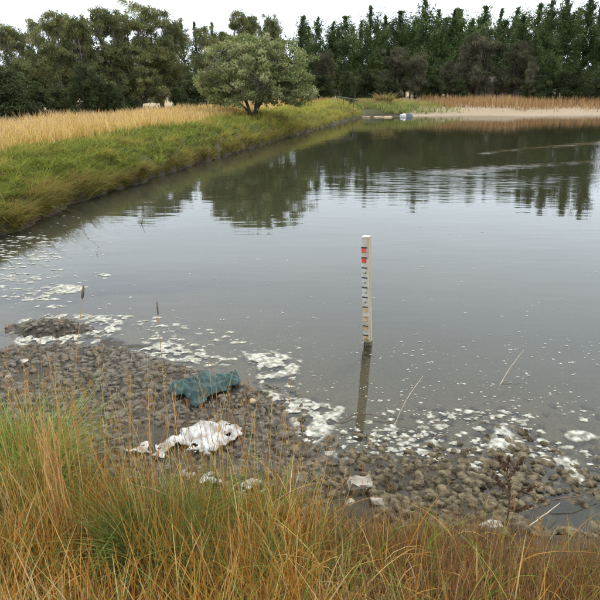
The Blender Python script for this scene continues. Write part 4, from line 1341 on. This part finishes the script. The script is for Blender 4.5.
tag(link('seed_clusters', sv.mesh('seed_clusters'), M_GRASS, o), kind='stuff')
tag(o, 'dark brown dead weed with seed clusters standing among the clods at right', 'weed')


def stick(name, pxy, zs, rad, mat, label, cat='stick'):
    q = [P(px, py, z) for (px, py), z in zip(pxy, zs)]
    o0 = q[0].copy(); q = [a - o0 for a in q]
    n = len(q); path = []
    for i in range(n - 1):
        for f in (0, .34, .67): path.append(q[i] * (1 - f) + q[i + 1] * f)
    path.append(q[-1]); path = np.array(path); path[1:-1] += np.random.default_rng(int(o0[0] * 1000) % 97 + 5).normal(0, rad * (.35 if len(pxy) > 2 else .08), path[1:-1].shape)
    m = len(path)
    o = link(name, stick_mesh(name, [(path, [rad * (1 - .55 * i / (m - 1)) for i in range(m)])]), mat); o.location = Vector(o0)
    return tag(o, label, cat, 'sticks at the water')


stick('reed_stem', [(392, 432), (400, 412), (410, 394), (423, 376)], [-.03, .1, .2, .28], .0045, M_TWIG, 'curved pale reed stem rising from the water right of the gauge', 'reed')
stick('reed_stem', [(497, 390), (510, 368), (524, 350)], [-.03, .08, .17], .0045, M_TWIG, 'straight thin reed stem leaning out of open water at right', 'reed')
stick('fallen_branch', [(519, 536), (532, 524), (547, 513), (560, 503)], [.09, .08, .08, .06], .005, M_TWIG, 'pale bent branch beside the small dark pool at right')
stick('fallen_branch', [(552, 500), (575, 497), (600, 490)], [.05, .06, .05], .0045, M_DOCK, 'dark branch lying along the top of the small pool at right')
stick('bent_twig', [(338, 425), (352, 415), (370, 414), (385, 418), (396, 424)], [.0, .02, .03, .02, .0], .004, M_DOCK, 'thin brown twig arching over the water at the gauge reflection')
stick('floating_twig', [(141, 224), (143.5, 218)], [-.02, .14], .006, M_DOCK, 'short dark twig poking from the water near the left bank')
stick('floating_twig', [(96.5, 256), (97.5, 251)], [-.02, .05], .005, M_DOCK, 'tiny dark twig poking from open water right of the foam streaks')
# stake on the bank
o = link('stake', box_mesh('stake', 0, 0, .22, .045, .045, .5, .006), M_BARK); p_ = PD(134, 152, 14.5)
o.location = (p_[0], 14.5, float(base_height(np.array([p_[0]]), np.array([14.5]))[0][0])); o.rotation_euler = (0, R(3), .3)
tag(o, 'short dark stake in the green grass of the left bank', 'stake')

# ------------------------------------------------------------------ things on the far shore
M_STEEL = mat_noise('galvanised_steel', (.07, .068, .064), (.13, .128, .12), 6, .8, .2, spec=.1)
M_ROCKW = mat_noise('white_rock', (.45, .44, .42), (.65, .64, .63), 3, .7, .3, 10, .05)
M_ROCKD = mat_noise('grey_rock', (.09, .095, .1), (.17, .175, .18), 3, .8, .5, 8, .06)
Yr = 61.0
a0, a1 = PD(337, 96.5, Yr), PD(354, 99.3, Yr)
gl0 = float(base_height(np.array([a0[0]]), np.array([Yr]))[0][0])
o = empty('culvert_rail', (a0[0], Yr, gl0))
d = a1 - a0; h0_ = a0[2] - gl0
link('rail', stick_mesh('rail', [([np.array([0, 0, h0_]), d * .5 + np.array([0, 0, h0_]), d + np.array([0, 0, h0_])], [.055, .055, .055])], 8), M_STEEL, o)
link('rail', stick_mesh('rail', [([np.array([.4, .6, h0_ - .05]), d * .6 + np.array([.4, .6, h0_ - .08]), d + np.array([.5, .6, h0_ - .12])], [.05, .05, .05])], 8), M_STEEL, o)
for f in (.04, .38, .72, .97):
    q = d * f
    link('post', stick_mesh('post', [([np.array([q[0], 0, -.5]), np.array([q[0], 0, h0_ + q[2]])], [.045, .045])], 8), M_STEEL, o)
tag(o, 'low grey metal rail on the bank end behind the pond', 'rail')


def rock(name, px, py, Y, size, mat, label, seed):
    p_ = PD(px, py, Y); gz0 = max(float(base_height(np.array([p_[0]]), np.array([Y]))[0][0]), 0)
    bm = bmesh.new(); bmesh.ops.create_icosphere(bm, subdivisions=3, radius=1)
    rr = np.random.default_rng(seed); ph = rr.random(6) * 6
    for v in bm.verts:
        k = 1 + .18 * math.sin(2.3 * v.co.x * 2 + ph[0]) + .14 * math.sin(3.1 * v.co.y * 2 + ph[1]) + .1 * math.sin(5 * v.co.z + ph[2])
        v.co = Vector((v.co.x * size[0] * k, v.co.y * size[1] * k, max(v.co.z, -.5) * size[2] * k))
    for f in bm.faces: f.smooth = seed % 2 == 0
    me = bpy.data.meshes.new(name); bm.to_mesh(me); bm.free()
    o = link(name, me, mat); o.location = (p_[0], Y, gz0 + size[2] * .3)
    return tag(o, label, 'rock')


rock('shore_rock', 403.5, 113.5, 66.0, (.33, .28, .24), M_ROCKW, 'small white rock at the far waterline below the green mound', 3)
rock('shore_rock', 408, 113, 66.8, (.5, .35, .26), M_ROCKD, 'dark grey rock just right of the small white rock', 5)
for i, (px, Y) in enumerate([(352, 62.5), (366, 64.6), (378, 65.5), (388, 65.3)]):
    rock('mud_stone', px, 116, Y, (.45, .3, .09), M_TAN, ORD[i] + ' pale flat stone from the left along the inlet waterline', 11 + 2 * i)
# brown tussock on the mound
p_ = PD(384, 101, 72); gz0 = float(base_height(np.array([p_[0]]), np.array([72.]))[0][0])
tussock('dry_tussock', (p_[0], 72, gz0), 420, 1.35, .75, [(.32, .25, .09), (.24, .19, .07), (.2, .14, .06)], [2, 2, 1], 'brown shaggy tussock on top of the green far mound', .07)

# house half hidden behind the trees
M_WALL = mat_noise('pink_cream_wall', (.3, .24, .21), (.38, .31, .27), 2, .9, .1)
M_ROOF = mat_noise('grey_roof', (.16, .14, .14), (.25, .22, .21), 3, .7, .2)
M_GLASSD = mat_noise('dark_glass', (.02, .025, .03), (.05, .055, .06), 2, .15, 0)
Yh = 101.0
hc = PD(500, 90, Yh); hz0 = float(base_height(np.array([hc[0]]), np.array([Yh]))[0][0])
o = empty('farmhouse', (hc[0], Yh, hz0)); o.scale = (.78, .78, .78)
link('wall', box_mesh('wall', 0, 0, 1.35, 12, 7, 3.0), M_WALL, o)
rv = np.array([(-6.6, -4.1, 2.85), (6.6, -4.1, 2.85), (6.6, 4.1, 2.85), (-6.6, 4.1, 2.85), (-4.2, 0, 4.6), (4.2, 0, 4.6)])
link('roof', mesh_np('roof', rv, [np.array([(1, 2, 5), (3, 0, 4)]), np.array([(0, 1, 5, 4), (2, 3, 4, 5), (3, 2, 1, 0)])]), M_ROOF, o)
for wx0 in (-4.2, -1.6, 3.4):
    w_ = link('window', box_mesh('window', wx0, -3.55, 1.6, 1.5, .16, 1.25), M_SHEET, o)
    link('pane', box_mesh('pane', wx0, -3.62, 1.6, 1.28, .08, 1.03), M_GLASSD, w_)
link('door', box_mesh('door', 1.0, -3.54, 1.0, .95, .14, 2.05), M_ROOF, o)
tag(o, 'pale pinkish house half hidden behind the trees at right', 'house')
